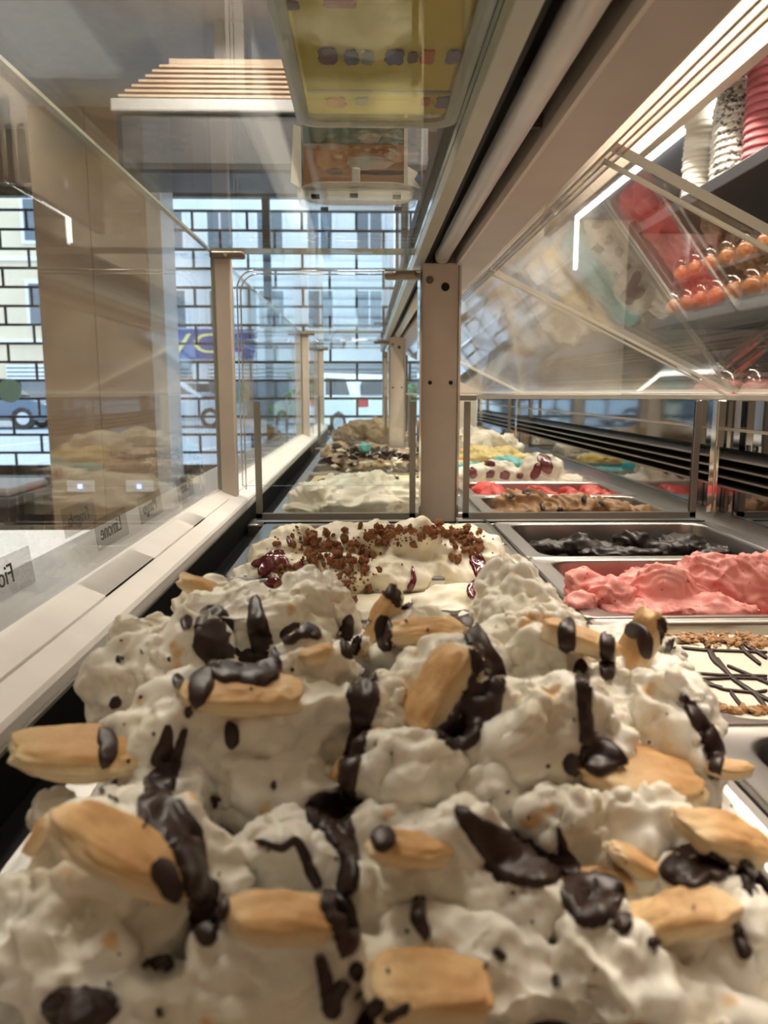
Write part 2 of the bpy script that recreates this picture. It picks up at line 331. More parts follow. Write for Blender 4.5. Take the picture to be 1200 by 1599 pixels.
# ------------------------------------------------------------------ the street outside
GY = YF + .25
struct(obj('street_ground', box(-45, 40, GY, 70, FL - .25, FL - .05), M['asphalt']))
struct(obj('pavement', box(-45, 40, GY, GY + 3.0, FL - .05, FL + .01), M['kerb']))
obj_line = []
for i, x in enumerate((-14, -9, -4, 1)):
    o = obj('road_marking', prism(B(), [(x, 14), (x + .15, 14), (x + 1.65, 20), (x + 1.5, 20)], FL - .05, FL - .045, 'z'), M['trim_white'])
    tag(o, 'white painted parking line on the street', 'road marking', 'parking lines on the street')
def building(name, x0, x1, y0, h, wall, label, wrows, ncol, shop=True, ww=1.0, wh=1.5, z_first=2.6, storey=3.1):
    r = empty(name, W((x0 + x1) / 2, y0, FL), label, 'building')
    obj('facade', box(x0, x1, y0, y0 + 6, FL - .05, h), M[wall], r)
    obj('cornice', box(x0 - .15, x1 + .15, y0 - .35, y0, h - .3, h, bev=.05), M['trim_white'], r)
    for i in range(wrows):
        z = z_first + i * storey
        if z + wh > h - .4: break
        obj('string_course', box(x0, x1, y0 - .12, y0, z - .75, z - .6), M['trim_white'], r)
        for k in range(ncol):
            x = x0 + (k + .5) * (x1 - x0) / ncol
            bm = B(); bx(bm, x - ww / 2 - .13, x + ww / 2 + .13, y0 - .08, y0, z - .13, z + wh + .13); f = obj('window_surround', bm, M['trim_white'], r)
            obj('pane', box(x - ww / 2, x - .04, y0 - .10, y0 - .08, z, z + wh), M['window_dark'], f); obj('pane', box(x + .04, x + ww / 2, y0 - .10, y0 - .08, z, z + wh), M['window_dark'], f)
    if shop:
        n = max(2, int((x1 - x0) / 3.2))
        for k in range(n):
            a = x0 + k * (x1 - x0) / n + .35; b_ = x0 + (k + 1) * (x1 - x0) / n - .35
            f = obj('shop_front', box(a, b_, y0 - .06, y0, FL, 1.0), M['window_dark'], r)
            for q in range(5): obj('shutter_slat', box(a, b_, y0 - .12, y0 - .06, .45 + q * .16, .45 + q * .16 + .10), M['trim_white' if k % 2 else 'shutter_grey'], f)
    return r
building('apartment_building', -24, -11.2, 31, 13, 'facade_cream', 'cream apartment building with white framed windows across the street', 4, 5)
bb = building('apartment_building', -11, 1.2, 33, 14, 'facade_white', 'pale apartment building with a blue shop sign across the street', 4, 6)
sg = obj('sign_board', box(-9.6, -4.6, 32.75, 32.88, 1.35, 2.55, bev=.03), M['sign_blue'], bb)
text_obj('sign_lettering', 'AVO', 1.35, M['sign_yellow'], Matrix.Translation(W(-7.6, 32.73, 1.92)) @ Matrix.Rotation(math.pi / 2, 4, 'X') @ Matrix.Diagonal((1.35, .85, 1, 1)), sg, .01)
building('apartment_building', 1.4, 16, 31, 12, 'facade_grey', 'light grey building across the street behind the white car', 3, 5)
rnd = random.Random(4)
for k, (x, y, s) in enumerate(((1.2, 28.5, 1.0), (-2.2, 29.5, .8))):
    bm = B()
    for i in range(90):
        p = Vector((rnd.gauss(0, .8), rnd.gauss(0, .6), abs(rnd.gauss(.5, .35)) + .2)) * s
        bmesh.ops.create_icosphere(bm, subdivisions=1, radius=rnd.uniform(.12, .3) * s, matrix=Matrix.Translation(W(x, y, FL) + p))
    tag(obj('street_hedge', bm, M['leaf_green']), 'low green hedge beside the street behind the cars', 'hedge', 'hedges across the street')

def car(label, loc, rz, paint, s=1.0, tall=1.0):
    """small hatchback, x forward; parts: body, cabin, windows, wheels, lights"""
    r = empty('parked_car', (0, 0, 0), label, 'car')
    def put(name, bm, mat, par=r, smooth=False): return obj(name, bm, mat, par, smooth)
    def loft(prof, w0, w1, inset=.0):
        bm = B(); secs = []
        for (y, k) in ((-w0, .90), (-w0 + .06, 1.0), (w0 - .06, 1.0), (w0, .90)):
            secs.append([bm.verts.new(Vector((px * (1 if abs(k - 1) < .01 else .985), y, .55 + (pz - .55) * k))) for px, pz in prof])
        n = len(prof)
        for a, b in zip(secs, secs[1:]):
            for i in range(n): bm.faces.new((a[i], a[(i + 1) % n], b[(i + 1) % n], b[i]))
        bm.faces.new(secs[0][::-1]); bm.faces.new(secs[-1]); bmesh.ops.recalc_face_normals(bm, faces=bm.faces)
        return bm
    body = [(-1.95, .32), (-2.0, .55), (-1.97, .88), (-1.85, 1.0), (-.9, 1.02), (.75, .98), (1.55, .86), (1.95, .70), (2.0, .45), (1.9, .28), (1.62, .26), (1.55, .52), (1.3, .64), (1.05, .52), (.98, .26), (-.95, .26), (-1.02, .52), (-1.28, .64), (-1.53, .52), (-1.6, .28)]
    cab = [(-1.9, .98), (-1.72, 1.30 * tall), (-1.45, 1.50 * tall), (-.3, 1.55 * tall), (.35, 1.47 * tall), (1.0, .98)]
    put('body', loft(body, .86, .8), M[paint]); put('cabin', loft(cab, .76, .7), M[paint])
    for sgn in (-1, 1):
        for pts in ([(-1.62, 1.05), (-1.45, 1.38 * tall), (-.62, 1.42 * tall), (-.62, 1.05)], [(-.54, 1.05), (-.54, 1.43 * tall), (.22, 1.38 * tall), (.72, 1.05)]):
            bm = B(); prism(bm, [(a, b - ZC) for a, b in pts], sgn * .755, sgn * .772, 'y'); put('side_window', bm, M['car_glass'])
        put('tail_light', box(-2.01, -1.86, sgn * .62 - .16, sgn * .62 + .16, .75 - ZC, .98 - ZC, bev=.02), M['tail_red']); put('head_lamp', box(1.82, 1.97, sgn * .62 - .16, sgn * .62 + .16, .60 - ZC, .74 - ZC, bev=.02), M['hub_metal'])
        put('door_handle', box(-.45, -.28, sgn * .86 - .012, sgn * .86 + .012, .86 - ZC, .89 - ZC), M['tyre'])
        for x in (-1.28, 1.3):
            bm = B(); bmesh.ops.create_cone(bm, cap_ends=True, segments=28, radius1=.32, radius2=.32, depth=.2, matrix=Matrix.Translation((x, sgn * .76, .32)) @ Matrix.Rotation(math.pi / 2, 4, 'X')); w = put('wheel', bm, M['tyre'])
            bm = B(); bmesh.ops.create_cone(bm, cap_ends=True, segments=20, radius1=.21, radius2=.18, depth=.215, matrix=Matrix.Translation((x, sgn * .76, .32)) @ Matrix.Rotation(math.pi / 2, 4, 'X')); put('hub_cap', bm, M['hub_metal'], w)
    put('rear_window', prism(B(), [(-.6, 1.06 - ZC), (.6, 1.06 - ZC), (.5, 1.32 * tall - ZC), (-.5, 1.32 * tall - ZC)], -1.93, -1.78, 'x'), M['car_glass'])
    put('windscreen', prism(B(), [(-.6, 1.02 - ZC), (.6, 1.02 - ZC), (.52, 1.38 * tall - ZC), (-.52, 1.38 * tall - ZC)], .5, .82, 'x'), M['car_glass'])
    r.location = loc; r.rotation_euler = (0, 0, rz); r.scale = (s, s, s)
    return r
car('white hatchback with red tail lights parked across the street', W(-.90, 22.5, FL - .05), math.radians(130), 'car_white', 1.05, 1.05)
car('dark blue car parked before the cream building', W(-12.3, 25.5, FL - .05), math.radians(4), 'car_blue', 1.1)
car('silver car parked before the blue shop sign', W(-6.3, 26.5, FL - .05), math.radians(-8), 'car_silver', 1.05)

# ------------------------------------------------------------------ back counter and shelves behind the case
bc = empty('back_counter', W(1.35, 2.4, FL), 'dark back counter with glossy black panel behind the display case', 'counter')
obj('cabinet_body', box(1.12, 1.60, -.4, 4.72, FL, -.10, bev=.004), M['shelf_dark'], bc)
obj('worktop', box(1.08, 1.61, -.4, 4.74, -.10, -.06, bev=.004), M['steel_dark'], bc)
obj('splash_panel', box(1.565, 1.615, -.4, 4.72, -.06, .98), M['back_panel'], bc)
sh = empty('cup_shelf', W(1.4, 2.2, .25), 'long black wall shelf holding the domed orange cups', 'shelf')
obj('board', box(1.15, 1.565, -.3, 3.15, .245, .285, bev=.003), M['shelf_dark'], sh); obj('back_rail', box(1.53, 1.565, -.3, 3.15, .285, .40), M['shelf_dark'], sh)
sh = empty('cup_shelf', W(1.4, 2.0, .64), 'upper black wall shelf holding the stacked paper cups', 'shelf')
obj('board', box(1.10, 1.565, -.3, 3.2, .625, .665, bev=.003), M['shelf_dark'], sh); obj('bracket', box(1.42, 1.565, 2.35, 2.38, .40, .625), M['shelf_dark'], sh)
fa = empty('soffit', W(1.35, 2.2, .98), 'cream boxed soffit above the wall shelves', 'soffit'); fa['kind'] = 'structure'
obj('fascia_board', box(1.06, 1.10, -1.2, 4.72, .905, CEIL), M['fascia_cream'], fa); obj('soffit_board', box(1.10, 1.615, -1.2, 4.72, 1.00, 1.03), M['recess_grey'], fa)
ls = empty('led_strip', W(1.25, 3.4, .96), 'bright white light strip under the cream soffit', 'light')
obj('strip_lens', box(1.215, 1.232, 1.0, 4.62, .975, .998, bev=.004), M['led_white'], ls); obj('down_strip', box(1.215, 1.232, 4.60, 4.62, .70, .975, bev=.004), M['led_white'], ls)
rp = obj('menu_board', box(1.535, 1.56, 3.45, 3.75, .45, .80, bev=.004), M['red_panel']); tag(rp, 'plain red board on the black panel beyond the cups', 'board')

def cup_stack(name, label, cx, cy, n, mat, r0, r1, h, dz, z0, jit=0.0, seed=1):
    r = empty(name, W(cx, cy, z0), label, 'cup stack'); q = random.Random(seed)
    proto = None
    for i in range(n):
        if proto is None:
            bm = lathe(B(), [(r0 * .98, 0), (r0 * 1.05, .002), (r0 * 1.05, .007), (r0, .009), (r1, h - .004), (r1 * .95, h)], W(cx, cy, z0), 26); proto = obj('cup', bm, M[mat], r, True)
            bm2 = None
        else:
            o = proto.copy(); COL.objects.link(o); o.location = Vector((q.uniform(-jit, jit), q.uniform(-jit, jit), i * dz)); o.rotation_euler.z = q.uniform(0, 6)
    return r
def patterned():
    m, n, l, p = new_mat('cup_pattern'); p.inputs['Roughness'].default_value = .5
    t = n.new('ShaderNodeTexCoord'); v = n.new('ShaderNodeTexNoise'); v.inputs['Scale'].default_value = 75; v.inputs['Detail'].default_value = 3; l.new(t.outputs['Object'], v.inputs['Vector'])
    r = n.new('ShaderNodeValToRGB'); r.color_ramp.elements[0].position = .42; r.color_ramp.elements[0].color = (.10, .10, .09, 1); r.color_ramp.elements[1].position = .47; r.color_ramp.elements[1].color = (.66, .65, .58, 1)
    l.new(v.outputs['Fac'], r.inputs['Fac']); l.new(r.outputs['Color'], p.inputs['Base Color'])
patterned()
cup_stack('paper_cup_stack', 'stack of cream paper cups, the stack next to the light strip', 1.19, 2.86, 15, 'cup_white', .055, .042, .075, .0185, .665, .003, 3)
cup_stack('paper_cup_stack', 'stack of cream paper cups between plain and patterned stacks', 1.22, 2.71, 15, 'cup_white', .052, .040, .075, .0185, .665, .001, 5)
cup_stack('paper_cup_stack', 'stack of black and white patterned paper cups on the upper shelf', 1.18, 2.56, 13, 'cup_pattern', .062, .045, .085, .023, .665, .002, 7)
cup_stack('paper_cup_stack', 'stack of dusky pink paper cups on the upper shelf', 1.20, 2.41, 14, 'cup_pink', .064, .047, .085, .024, .665, .001, 9)
# domed clear cups with orange filling
def dome(label, cx, cy, z0, fill, grp, r=.050, h=.098):
    e = empty('domed_cup', W(cx, cy, z0), label, 'cup', grp)
    obj('filling', lathe(B(), [(r * .7, .003), (r * .84, .008), (r * .9, h * .40), (r * .72, h * .58), (r * .3, h * .68)], W(cx, cy, z0), 18), M[fill], e, True)
    obj('clear_shell', lathe(B(), [(r * .8, 0), (r, h * .45), (r * .97, h * .62), (r * .8, h * .82), (r * .45, h * .96), (r * .1, h)], W(cx, cy, z0), 20), M['jar_plastic'], e, True)
for i in range(7):
    for j in range(2):
        y = 3.02 - i * .122; dome('clear domed cup with orange filling on the shelf board', 1.205 + j * .125, y, .285, 'orange_fill', 'orange cups on the shelf board')
        if i > 0: dome('clear domed cup with orange filling on the upper tier', 1.205 + j * .125, y + .055 * (1 - j), .40, 'orange_fill', 'orange cups on the upper tier')
tr = empty('clear_tray', W(1.27, 2.62, .386), 'clear tray carrying the upper tier of orange cups', 'tray'); obj('tray_sheet', box(1.14, 1.40, 2.2, 2.96, .386, .400, bev=.002), M['jar_plastic'], tr)
for i in range(6): dome('clear domed cup with pink filling on the back counter', 1.18, 2.65 - i * .17, -.06, 'pink_fill', 'pink cups on the back counter', .06, .14)

# ------------------------------------------------------------------ the display case
CY0, CY1 = -.25, 3.86
dc = empty('display_case', W(.17, 1.8, FL), 'long glazed gelato display case with white ledge, posts and steel pans', 'display case')
RIM = -.200
obj('case_body', box(-.30, .62, CY0, CY1, FL, -.36), M['ac_light'], dc)
obj('pan_well', box(-.188, .56, CY0, CY1, -.36, -.345), M['black_matte'], dc)
obj('inner_front_wall', box(-.205, -.19, CY0, CY1, -.345, -.186), M['black_trim'], dc)
obj('pan_rest', box(-.189, -.160, CY0, CY1, -.228, -.222), M['black_trim'], dc)
obj('pan_rail', box(.1885, .1935, CY0, CY1, -.235, -.2035), M['steel_dark'], dc)
# sloped white ledge
bm = B(); prism(bm, [(-.234, -.152), (-.190, -.170), (-.188, -.1735), (-.190, -.186), (-.234, -.19)], CY0, CY1); obj('ledge', bm, M['ledge_white'], dc)
bm = B(); prism(bm, [(-.1885, -.1815), (-.1865, -.182), (-.1865, -.1845), (-.1895, -.185)], CY0, CY1); obj('ledge_seam', bm, M['frame_grey'], dc)
# loose acrylic strips lying on the ledge
for k, (y0, y1, xa) in enumerate(((.42, .74, -.219), (.60, .98, -.2245), (.92, 1.16, -.221), (1.25, 1.5, -.222))):
    bm = B(); th = math.atan2(-.018, .044)
    def lp(u, v): return (-.234 + u * .044, -.152 - u * .018 + v)
    pts = [lp(.05 + .04 * k % .2, .0004), lp(.60, .0004), lp(.60, .0022), lp(.05 + .04 * k % .2, .0022)]
    prism(bm, pts, y0, y1); o = obj('acrylic_strip', bm, M['ledge_white']); tag(o, 'narrow pale plastic strip lying on the white sloped ledge', 'strip', 'plastic strips on the ledge')
PY = [1.215, 2.82, 3.82]
# outer shelf with flavour cards
bm = B(); prism(bm, [(-.236, -.162), (-.236, -.175), (-.365, -.195), (-.365, -.182)], CY0, CY1); obj('outer_shelf', bm, M['label_ledge'], dc)
def card(px, py, word, label, w=.105, h=.034, ts=.024):
    c = atz(px, py, -.160); x, y = c.x, c.y
    rot = Matrix.Rotation(math.radians(-90), 4, 'Z') @ Matrix.Rotation(math.radians(97), 4, 'X')
    mt = Matrix.Translation(Vector((x, y, ZC - .154))) @ rot
    bm = B(); bmesh.ops.create_cube(bm, size=1, matrix=mt @ Matrix.Diagonal((w, h, .0015, 1)))
    o = obj('flavour_card', bm, M['label_card']); tag(o, label, 'label card')
    text_obj('lettering', word, ts, M['label_text'], mt @ Matrix.Translation((0, 0, .0012)), o, .0003)
card(8, 913, 'Fior', 'clear flavour card reading Fior outside the front glass')
card(125, 815, 'Fragola', 'clear flavour card reading Fragola outside the front glass')
card(176, 833, 'Limone', 'clear flavour card reading Limone outside the front glass')
card(236, 797, 'Mango', 'clear flavour card reading Mango outside the front glass')
card(290, 767, 'Cocco', 'clear flavour card reading Cocco outside the front glass')
# glass panes: clear faces, lit greenish edges
def pane(name, pts, axis_vec, mat, edge='glass_edge', par=dc):
    """pts: 4 world corners of one face, axis_vec: thickness"""
    bm = B(); a = [bm.verts.new(p) for p in pts]; b = [bm.verts.new(p + axis_vec) for p in pts]
    bm.faces.new(a[::-1]); bm.faces.new(b)
    n = len(pts)
    for i in range(n):
        f = bm.faces.new((a[i], a[(i + 1) % n], b[(i + 1) % n], b[i])); f.material_index = 1
    bmesh.ops.recalc_face_normals(bm, faces=bm.faces)
    return obj(name, bm, [M[mat], M[edge]], par)
segs = [(CY0, PY[0] - .004), (PY[0] + .004, PY[1] - .004), (PY[1] + .004, CY1)]
for y0, y1 in segs:
    pane('front_pane', [W(-.2335, y0, -.160), W(-.2335, y1, -.160), W(-.2335, y1, .205), W(-.2335, y0, .205)], Vector((.006, 0, 0)), 'clear_glass')
    pane('top_pane', [W(-.2335, y0, .2055), W(-.2335, y1, .2055), W(.0745, y1, .2055), W(.0745, y0, .2055)], Vector((0, 0, .008)), 'top_glass')
pane('end_pane', [W(-.23, CY1, -.19), W(.57, CY1, -.19), W(.57, CY1, .2), W(-.23, CY1, .2)], Vector((0, .006, 0)), 'clear_glass')
# left posts, clips
for k, y in enumerate(PY):
    obj('front_post', box(-.2265, -.203, y - .012, y + .012, -.165, .203, bev=.002), M['post_paint'], dc)
    cl = obj('corner_clip', box(-.232, -.180, y - .022, y - .004, .196, .2055, bev=.003), M['bronze_clip'], dc)
    bm = B(); bmesh.ops.create_cone(bm, cap_ends=True, segments=12, radius1=.0035, radius2=.003, depth=.003, matrix=Matrix.Translation(W(-.207, y - .0235, .2008)) @ Matrix.Rotation(math.pi / 2, 4, 'X')); obj('screw', bm, M['chrome'], cl)
    # big white posts
    wp = obj('roof_post', box(.086, .1415, y - .022, y + .03, -.235, .190, bev=.0015), M['post_paint'], dc)
    for x, z, rr in ((.099, .013, .0032), (.131, .013, .0032), (.121, .155, .0062), (.0975, .165, .0055)):
        bm = B(); bmesh.ops.create_cone(bm, cap_ends=True, segments=16, radius1=rr, radius2=rr, depth=.003, matrix=Matrix.Translation(W(x, y - .0225, z)) @ Matrix.Rotation(math.pi / 2, 4, 'X')); obj('screw_hole', bm, M['dark_hole'] if rr != .0055 else M['bronze_clip'], wp)
    obj('post_edge_trim', box(.1415, .1445, y - .03, y + .03, -.235, .185), M['chrome'], dc); obj('post_edge_trim', box(.0825, .0855, y - .03, y + .03, -.235, .185), M['chrome'], dc)
# beam with its tube lamp
obj('roof_beam', box(.140, .187, CY0, CY1, .190, .265, bev=.0015), M['beam_paint'], dc)
obj('beam_lip', box(.1365, .1400, CY0, CY1, .186, .196), M['post_paint'], dc)
obj('lamp_channel', box(.0745, .140, CY0, CY1, .243, .265), M['black_trim'], dc)
obj('channel_wall', box(.0905, .0955, CY0, CY1, .196, .243), M['black_trim'], dc)
obj('glass_rest', box(.0745, .0895, CY0, CY1, .190, .205, bev=.001), M['olive_strip'], dc)
for y0, y1 in ((CY0 + .05, PY[0] - .03), (PY[0] + .04, PY[1] - .03), (PY[1] + .04, PY[2] - .03)):
    bm = tube(B(), [W(.1160, y0, .2005), W(.1160, y1, .2005)], .0108, 20); tb = obj('lamp_tube', bm, M['tube_white'], dc, True)
    for y in (y0, y1): obj('tube_cap', tube(B(), [W(.1160, y - .012, .2005), W(.1160, y + .012, .2005)], .0116, 20), M['post_paint'], tb)
    n = int((y1 - y0) / .28)
    for i in range(1, n): obj('tube_holder', box(.124, .139, y0 + i * .28, y0 + i * .28 + .006, .205, .243), M['bronze_clip'], dc)
obj('clear_hinge_strip', prism(B(), [(.187, .186), (.2, .181), (.203, .189), (.194, .205), (.187, .21)], CY0, CY1), M['lid_acrylic'], dc)
for k in range(3): obj('hinge_edge', prism(B(), [(.1885 + k * .005, .1845 - k * .0018), (.190 + k * .005, .1840 - k * .0018), (.1905 + k * .005, .1852 - k * .0018), (.189 + k * .005, .1857 - k * .0018)], CY0, CY1), M['hinge_amber'], dc)
# slanted clear lids over the back row
HX, HZ, LX, LZ = .190, .183, .574, -.004
dv = Vector((LX - HX, 0, LZ - HZ)).normalized(); nv = Vector((-dv.z, 0, dv.x)); 
if nv.z < 0: nv = -nv
for y0, y1 in ((.625, 1.185), (1.205, 2.82), (2.86, CY1 - .01)):
    lid = pane('slanted_lid', [W(HX, y0, HZ), W(HX, y1, HZ), W(LX, y1, LZ), W(LX, y0, LZ)], nv * .008, 'lid_acrylic', 'acrylic_edge')
    pane('edge_strip', [W(HX, y0 + .014, HZ - .001), W(HX, y0 + .018, HZ - .001), W(LX, y0 + .018, LZ - .001), W(LX, y0 + .014, LZ - .001)], -nv * .003, 'lid_acrylic', 'acrylic_edge', lid)
pane('flat_shelf_pane', [W(.150, PY[0], -.012), W(.575, PY[0], -.012), W(.575, CY1, -.012), W(.150, CY1, -.012)], Vector((0, 0, .006)), 'lid_acrylic', 'acrylic_edge')
obj('lid_rail', box(.572, .588, .25, CY1, -.014, -.005, bev=.001), M['acrylic_edge'], dc)
# back wall of the well: steel ledge, louvres, smoked mirror
obj('well_ledge', prism(B(), [(.537, -.204), (.558, -.190), (.565, -.19), (.565, -.21), (.537, -.21)], CY0, CY1), M['steel'], dc)
obj('well_wall', box(.566, .572, CY0, CY1, -.2, -.150), M['smoked_mirror'], dc)
obj('louvre_back', box(.585, .592, CY0, CY1, -.155, -.09), M['black_trim'], dc)
for k in range(4):
    z = -.148 + k * .0145
    obj('louvre_slat', prism(B(), [(.556, z), (.584, z + .006), (.584, z + .009), (.556, z + .0035)], CY0, CY1), M['louver_black'], dc)
    obj('louvre_lip', box(.5548, .5562, CY0, CY1, z + .0005, z + .0032), M['frame_grey'], dc)
obj('rear_mirror', box(.582, .588, CY0, CY1, -.09, -.014), M['smoked_mirror'], dc)
obj('mirror_rail', box(.577, .582, CY0, CY1, -.062, -.058), M['post_paint'], dc)
for y in (PY[0] - .015, PY[0] + .05, PY[1], PY[2]): obj('rear_upright', box(.552, .566, y, y + .02, -.2, -.014, bev=.002), M['chrome'], dc)
obj('rear_louvre_frame', box(.549, .5535, PY[0] - .035, PY[0] - .028, -.20, -.085), M['chrome'], dc)
# module crossbar and glass dividers
for y in (PY[0], PY[1]):
    obj('cross_bar', box(-.185, .555, y - .030, y + .030, -.224, -.2055, bev=.002), M['steel'], dc)
    obj('cross_bar_groove', box(-.16, .555, y - .026, y - .020, -.2057, -.203), M['black_trim'], dc)
    for a, b, name in ((-.174, .079, 'left_divider_frame'), (.155, .531, 'divider_frame')):
        bm = B(); w = .0095
        bx(bm, a, a + w, y - .006, y + .002, -.200, -.016); bx(bm, b - w, b, y - .006, y + .002, -.200, -.016); bx(bm, a, b, y - .006, y + .002, -.2025, -.192)
        obj('divider_frame', bm, M['frame_grey'], dc)
        pane('divider_pane', [W(a + w, y - .003, -.193), W(b - w, y - .003, -.193), W(b - w, y - .003, -.014), W(a + w, y - .003, -.014)], Vector((0, .004, 0)), 'clear_glass')
    # tall pane with rounded top corner, edge bead
    def outl(x0, x1, z0, z1, r):
        pts = [(x1, z0), (x1, z1)] + [(x0 + r - r * math.sin(t), z1 - r + r * math.cos(t)) for t in np.linspace(0, math.pi / 2, 10)] + [(x0, z0)]
        return pts
    o_ = outl(-.197, .084, -.150, .183, .028)
    pane('tall_divider_pane', [W(a, y + .012, b) for a, b in o_], Vector((0, .005, 0)), 'clear_glass')
    for dd in (.0, .0055):
        path = [W(a + dd, y + .010, b - dd) for a, b in o_[1:]]
        path = [W(-.02, y + .010, .183 - dd)] + path if False else path
        obj('edge_bead', tube(B(), path, .0011, 8), M['chrome'], dc, True)
    obj('pane_clip', box(.030, .086, y - .016, y + .004, .168, .1775, bev=.003), M['bronze_clip'], dc); obj('pane_clip', box(.046, .078, y - .021, y - .014, .1705, .1800, bev=.003), M['bronze_clip'], dc)
obj('lid_clip', box(.1445, .172, PY[0] - .02, PY[0] + .004, -.014, -.005, bev=.002), M['frame_grey'], dc)

# ------------------------------------------------------------------ things on the top pane
TZ = .2135
tub = empty('yellow_tub', W(.012, .50, TZ), 'yellow box in a clear plastic tub standing on the top glass', 'box')
def rrect(x0, x1, y0, y1, r, n=6):
    P = []
    for cx, cy, a0 in ((x1 - r, y1 - r, 0), (x0 + r, y1 - r, 90), (x0 + r, y0 + r, 180), (x1 - r, y0 + r, 270)):
        for k in range(n + 1): a = math.radians(a0 + 90 * k / n); P.append((cx + r * math.cos(a), cy + r * math.sin(a)))
    return P
def loft_rr(levels, close0=True, close1=True):
    bm = B(); L = [[bm.verts.new(W(x, y, z)) for x, y in rrect(*lv[:5])] for lv in levels for z in (lv[5],)]
    n = len(L[0])
    for a, b in zip(L, L[1:]):
        for i in range(n): bm.faces.new((a[i], a[(i + 1) % n], b[(i + 1) % n], b[i]))
    if close0: bm.faces.new(L[0][::-1])
    if close1: bm.faces.new(L[-1])
    bmesh.ops.recalc_face_normals(bm, faces=bm.faces); return bm
TX0, TX1, TY0, TY1 = -.052, .072, .28, .672
obj('clear_shell', loft_rr([(TX0 + .002, TX1 - .002, TY0 + .002, TY1 - .002, .014, TZ + .0005), (TX0, TX1, TY0, TY1, .016, TZ + .003), (TX0 - .004, TX1 + .004, TY0 - .004, TY1 + .004, .018, TZ + .05)], True, False), M['jar_plastic'], tub)
obj('shell_rim', loft_rr([(TX0 - .002, TX1 + .002, TY0 - .002, TY1 + .002, .017, TZ + .0005), (TX0 - .003, TX1 + .003, TY0 - .003, TY1 + .003, .018, TZ + .004), (TX0 + .008, TX1 - .008, TY0 + .008, TY1 - .012, .012, TZ + .004), (TX0 + .008, TX1 - .008, TY0 + .008, TY1 - .012, .012, TZ + .0005), (TX0 - .002, TX1 + .002, TY0 - .002, TY1 + .002, .017, TZ + .0005)], False, False), M['clear_tub_edge'], tub)
yb = obj('yellow_card', box(TX0 + .006, TX1 - .006, TY0 + .006, TY1 - .010, TZ + .006, TZ + .045, bev=.004), M['yellow_card'], tub)
obj('card_fold', box(TX0 + .01, TX1 - .006, .608, .612, TZ + .0045, TZ + .0062), M['print_grey'], yb)
def blot(px, py, wpx, hpx, mat, par, z=TZ + .0052, seed=0):
    q = random.Random(seed); c0 = atz(px - wpx / 2, py, z); c1 = atz(px + wpx / 2, py, z); a0 = atz(px, py - hpx / 2, z); a1 = atz(px, py + hpx / 2, z)
    c = atz(px, py, z); rx, ry = (c1 - c0).length / 2, (a1 - a0).length / 2; bm = B(); vs = []
    for k in range(22):
        a = 2 * math.pi * k / 22; e = .75 + .25 * abs(math.sin(2 * a)) + q.uniform(-.08, .12)
        vs.append((c.x + rx * e * math.cos(a), c.y + ry * e * math.sin(a)))
    prism(bm, vs, c.z - ZC - .0006, c.z - ZC + .0004, 'z'); obj('printed_letter', bm, mat, par)
for k, (px, py, w, h, mt) in enumerate(((512, 88, 34, 28, 'print_purple'), (549, 90, 26, 26, 'print_blue'), (575, 90, 24, 24, 'print_grey'), (617, 90, 34, 26, 'print_blue'), (645, 90, 20, 18, 'print_purple'), (668, 89, 26, 24, 'print_red'), (708, 89, 26, 24, 'print_blue'), (742, 87, 18, 28, 'print_red'), (525, 160, 36, 18, 'print_red'), (566, 158, 24, 14, 'print_grey'), (665, 159, 16, 14, 'print_red'), (697, 160, 38, 20, 'print_blue'), (450, 8, 40, 16, 'print_purple'), (530, 6, 60, 14, 'print_red'))):
    blot(px, py, w, h, M[mt], yb, seed=k)
# acrylic sign holder with a beach picture
sg = empty('sign_holder', W(-.008, .94, TZ), 'clear sign holder with a beach picture standing on the top glass', 'sign holder')
HBX0, HBX1, HY0, HY1 = -.076, .060, .875, .985
def lozenge(x0, x1, y0, y1, z0, z1):
    pts = rrect(x0, x1, y0, y1, .034, 8); bm = B(); return prism(bm, pts, z0, z1, 'z')
obj('holder_base', lozenge(HBX0, HBX1, HY0, HY1, TZ + .003, TZ + .009), M['jar_plastic'], sg)
obj('base_paper', lozenge(HBX0 + .004, HBX1 - .004, HY0 + .004, HY1 - .004, TZ + .0095, TZ + .011), M['paper_white'], sg)
for x, y in ((-.055, .905), (-.048, .965), (.036, .905), (.040, .962), (-.012, .90)): obj('foot', box(x - .0045, x + .0045, y - .0045, y + .0045, TZ, TZ + .003), M['black_trim'], sg)
py_ = .905; ptilt = .02
def pic(x0, x1, z0, z1, dy=0): return box(x0, x1, py_ - .001 + dy, py_ + .001 + dy, z0, z1)
pc = obj('picture_sheet', pic(-.068, .046, TZ + .014, .315), M['sand'], sg)
obj('printed_sea', pic(-.067, .045, .270, .314, -.0016), M['sea'], pc)
def pblot(cx, cz, rx, rz, mat, seed, dy=-.0022):
    q = random.Random(seed); bm = B(); vs = [(cx + rx * math.cos(2 * math.pi * k / 18) * q.uniform(.8, 1.1), cz + rz * math.sin(2 * math.pi * k / 18) * q.uniform(.8, 1.1)) for k in range(18)]
    bm2 = B(); v0 = [bm2.verts.new(W(a, py_ + dy, b)) for a, b in vs]; v1 = [bm2.verts.new(W(a, py_ + dy - .0004, b)) for a, b in vs]
    for i in range(18): bm2.faces.new((v0[i], v0[(i + 1) % 18], v1[(i + 1) % 18], v1[i]))
    bm2.faces.new(v0); bm2.faces.new(v1[::-1]); bmesh.ops.recalc_face_normals(bm2, faces=bm2.faces); bm.free(); obj('printed_shape', bm2, M[mat], pc)
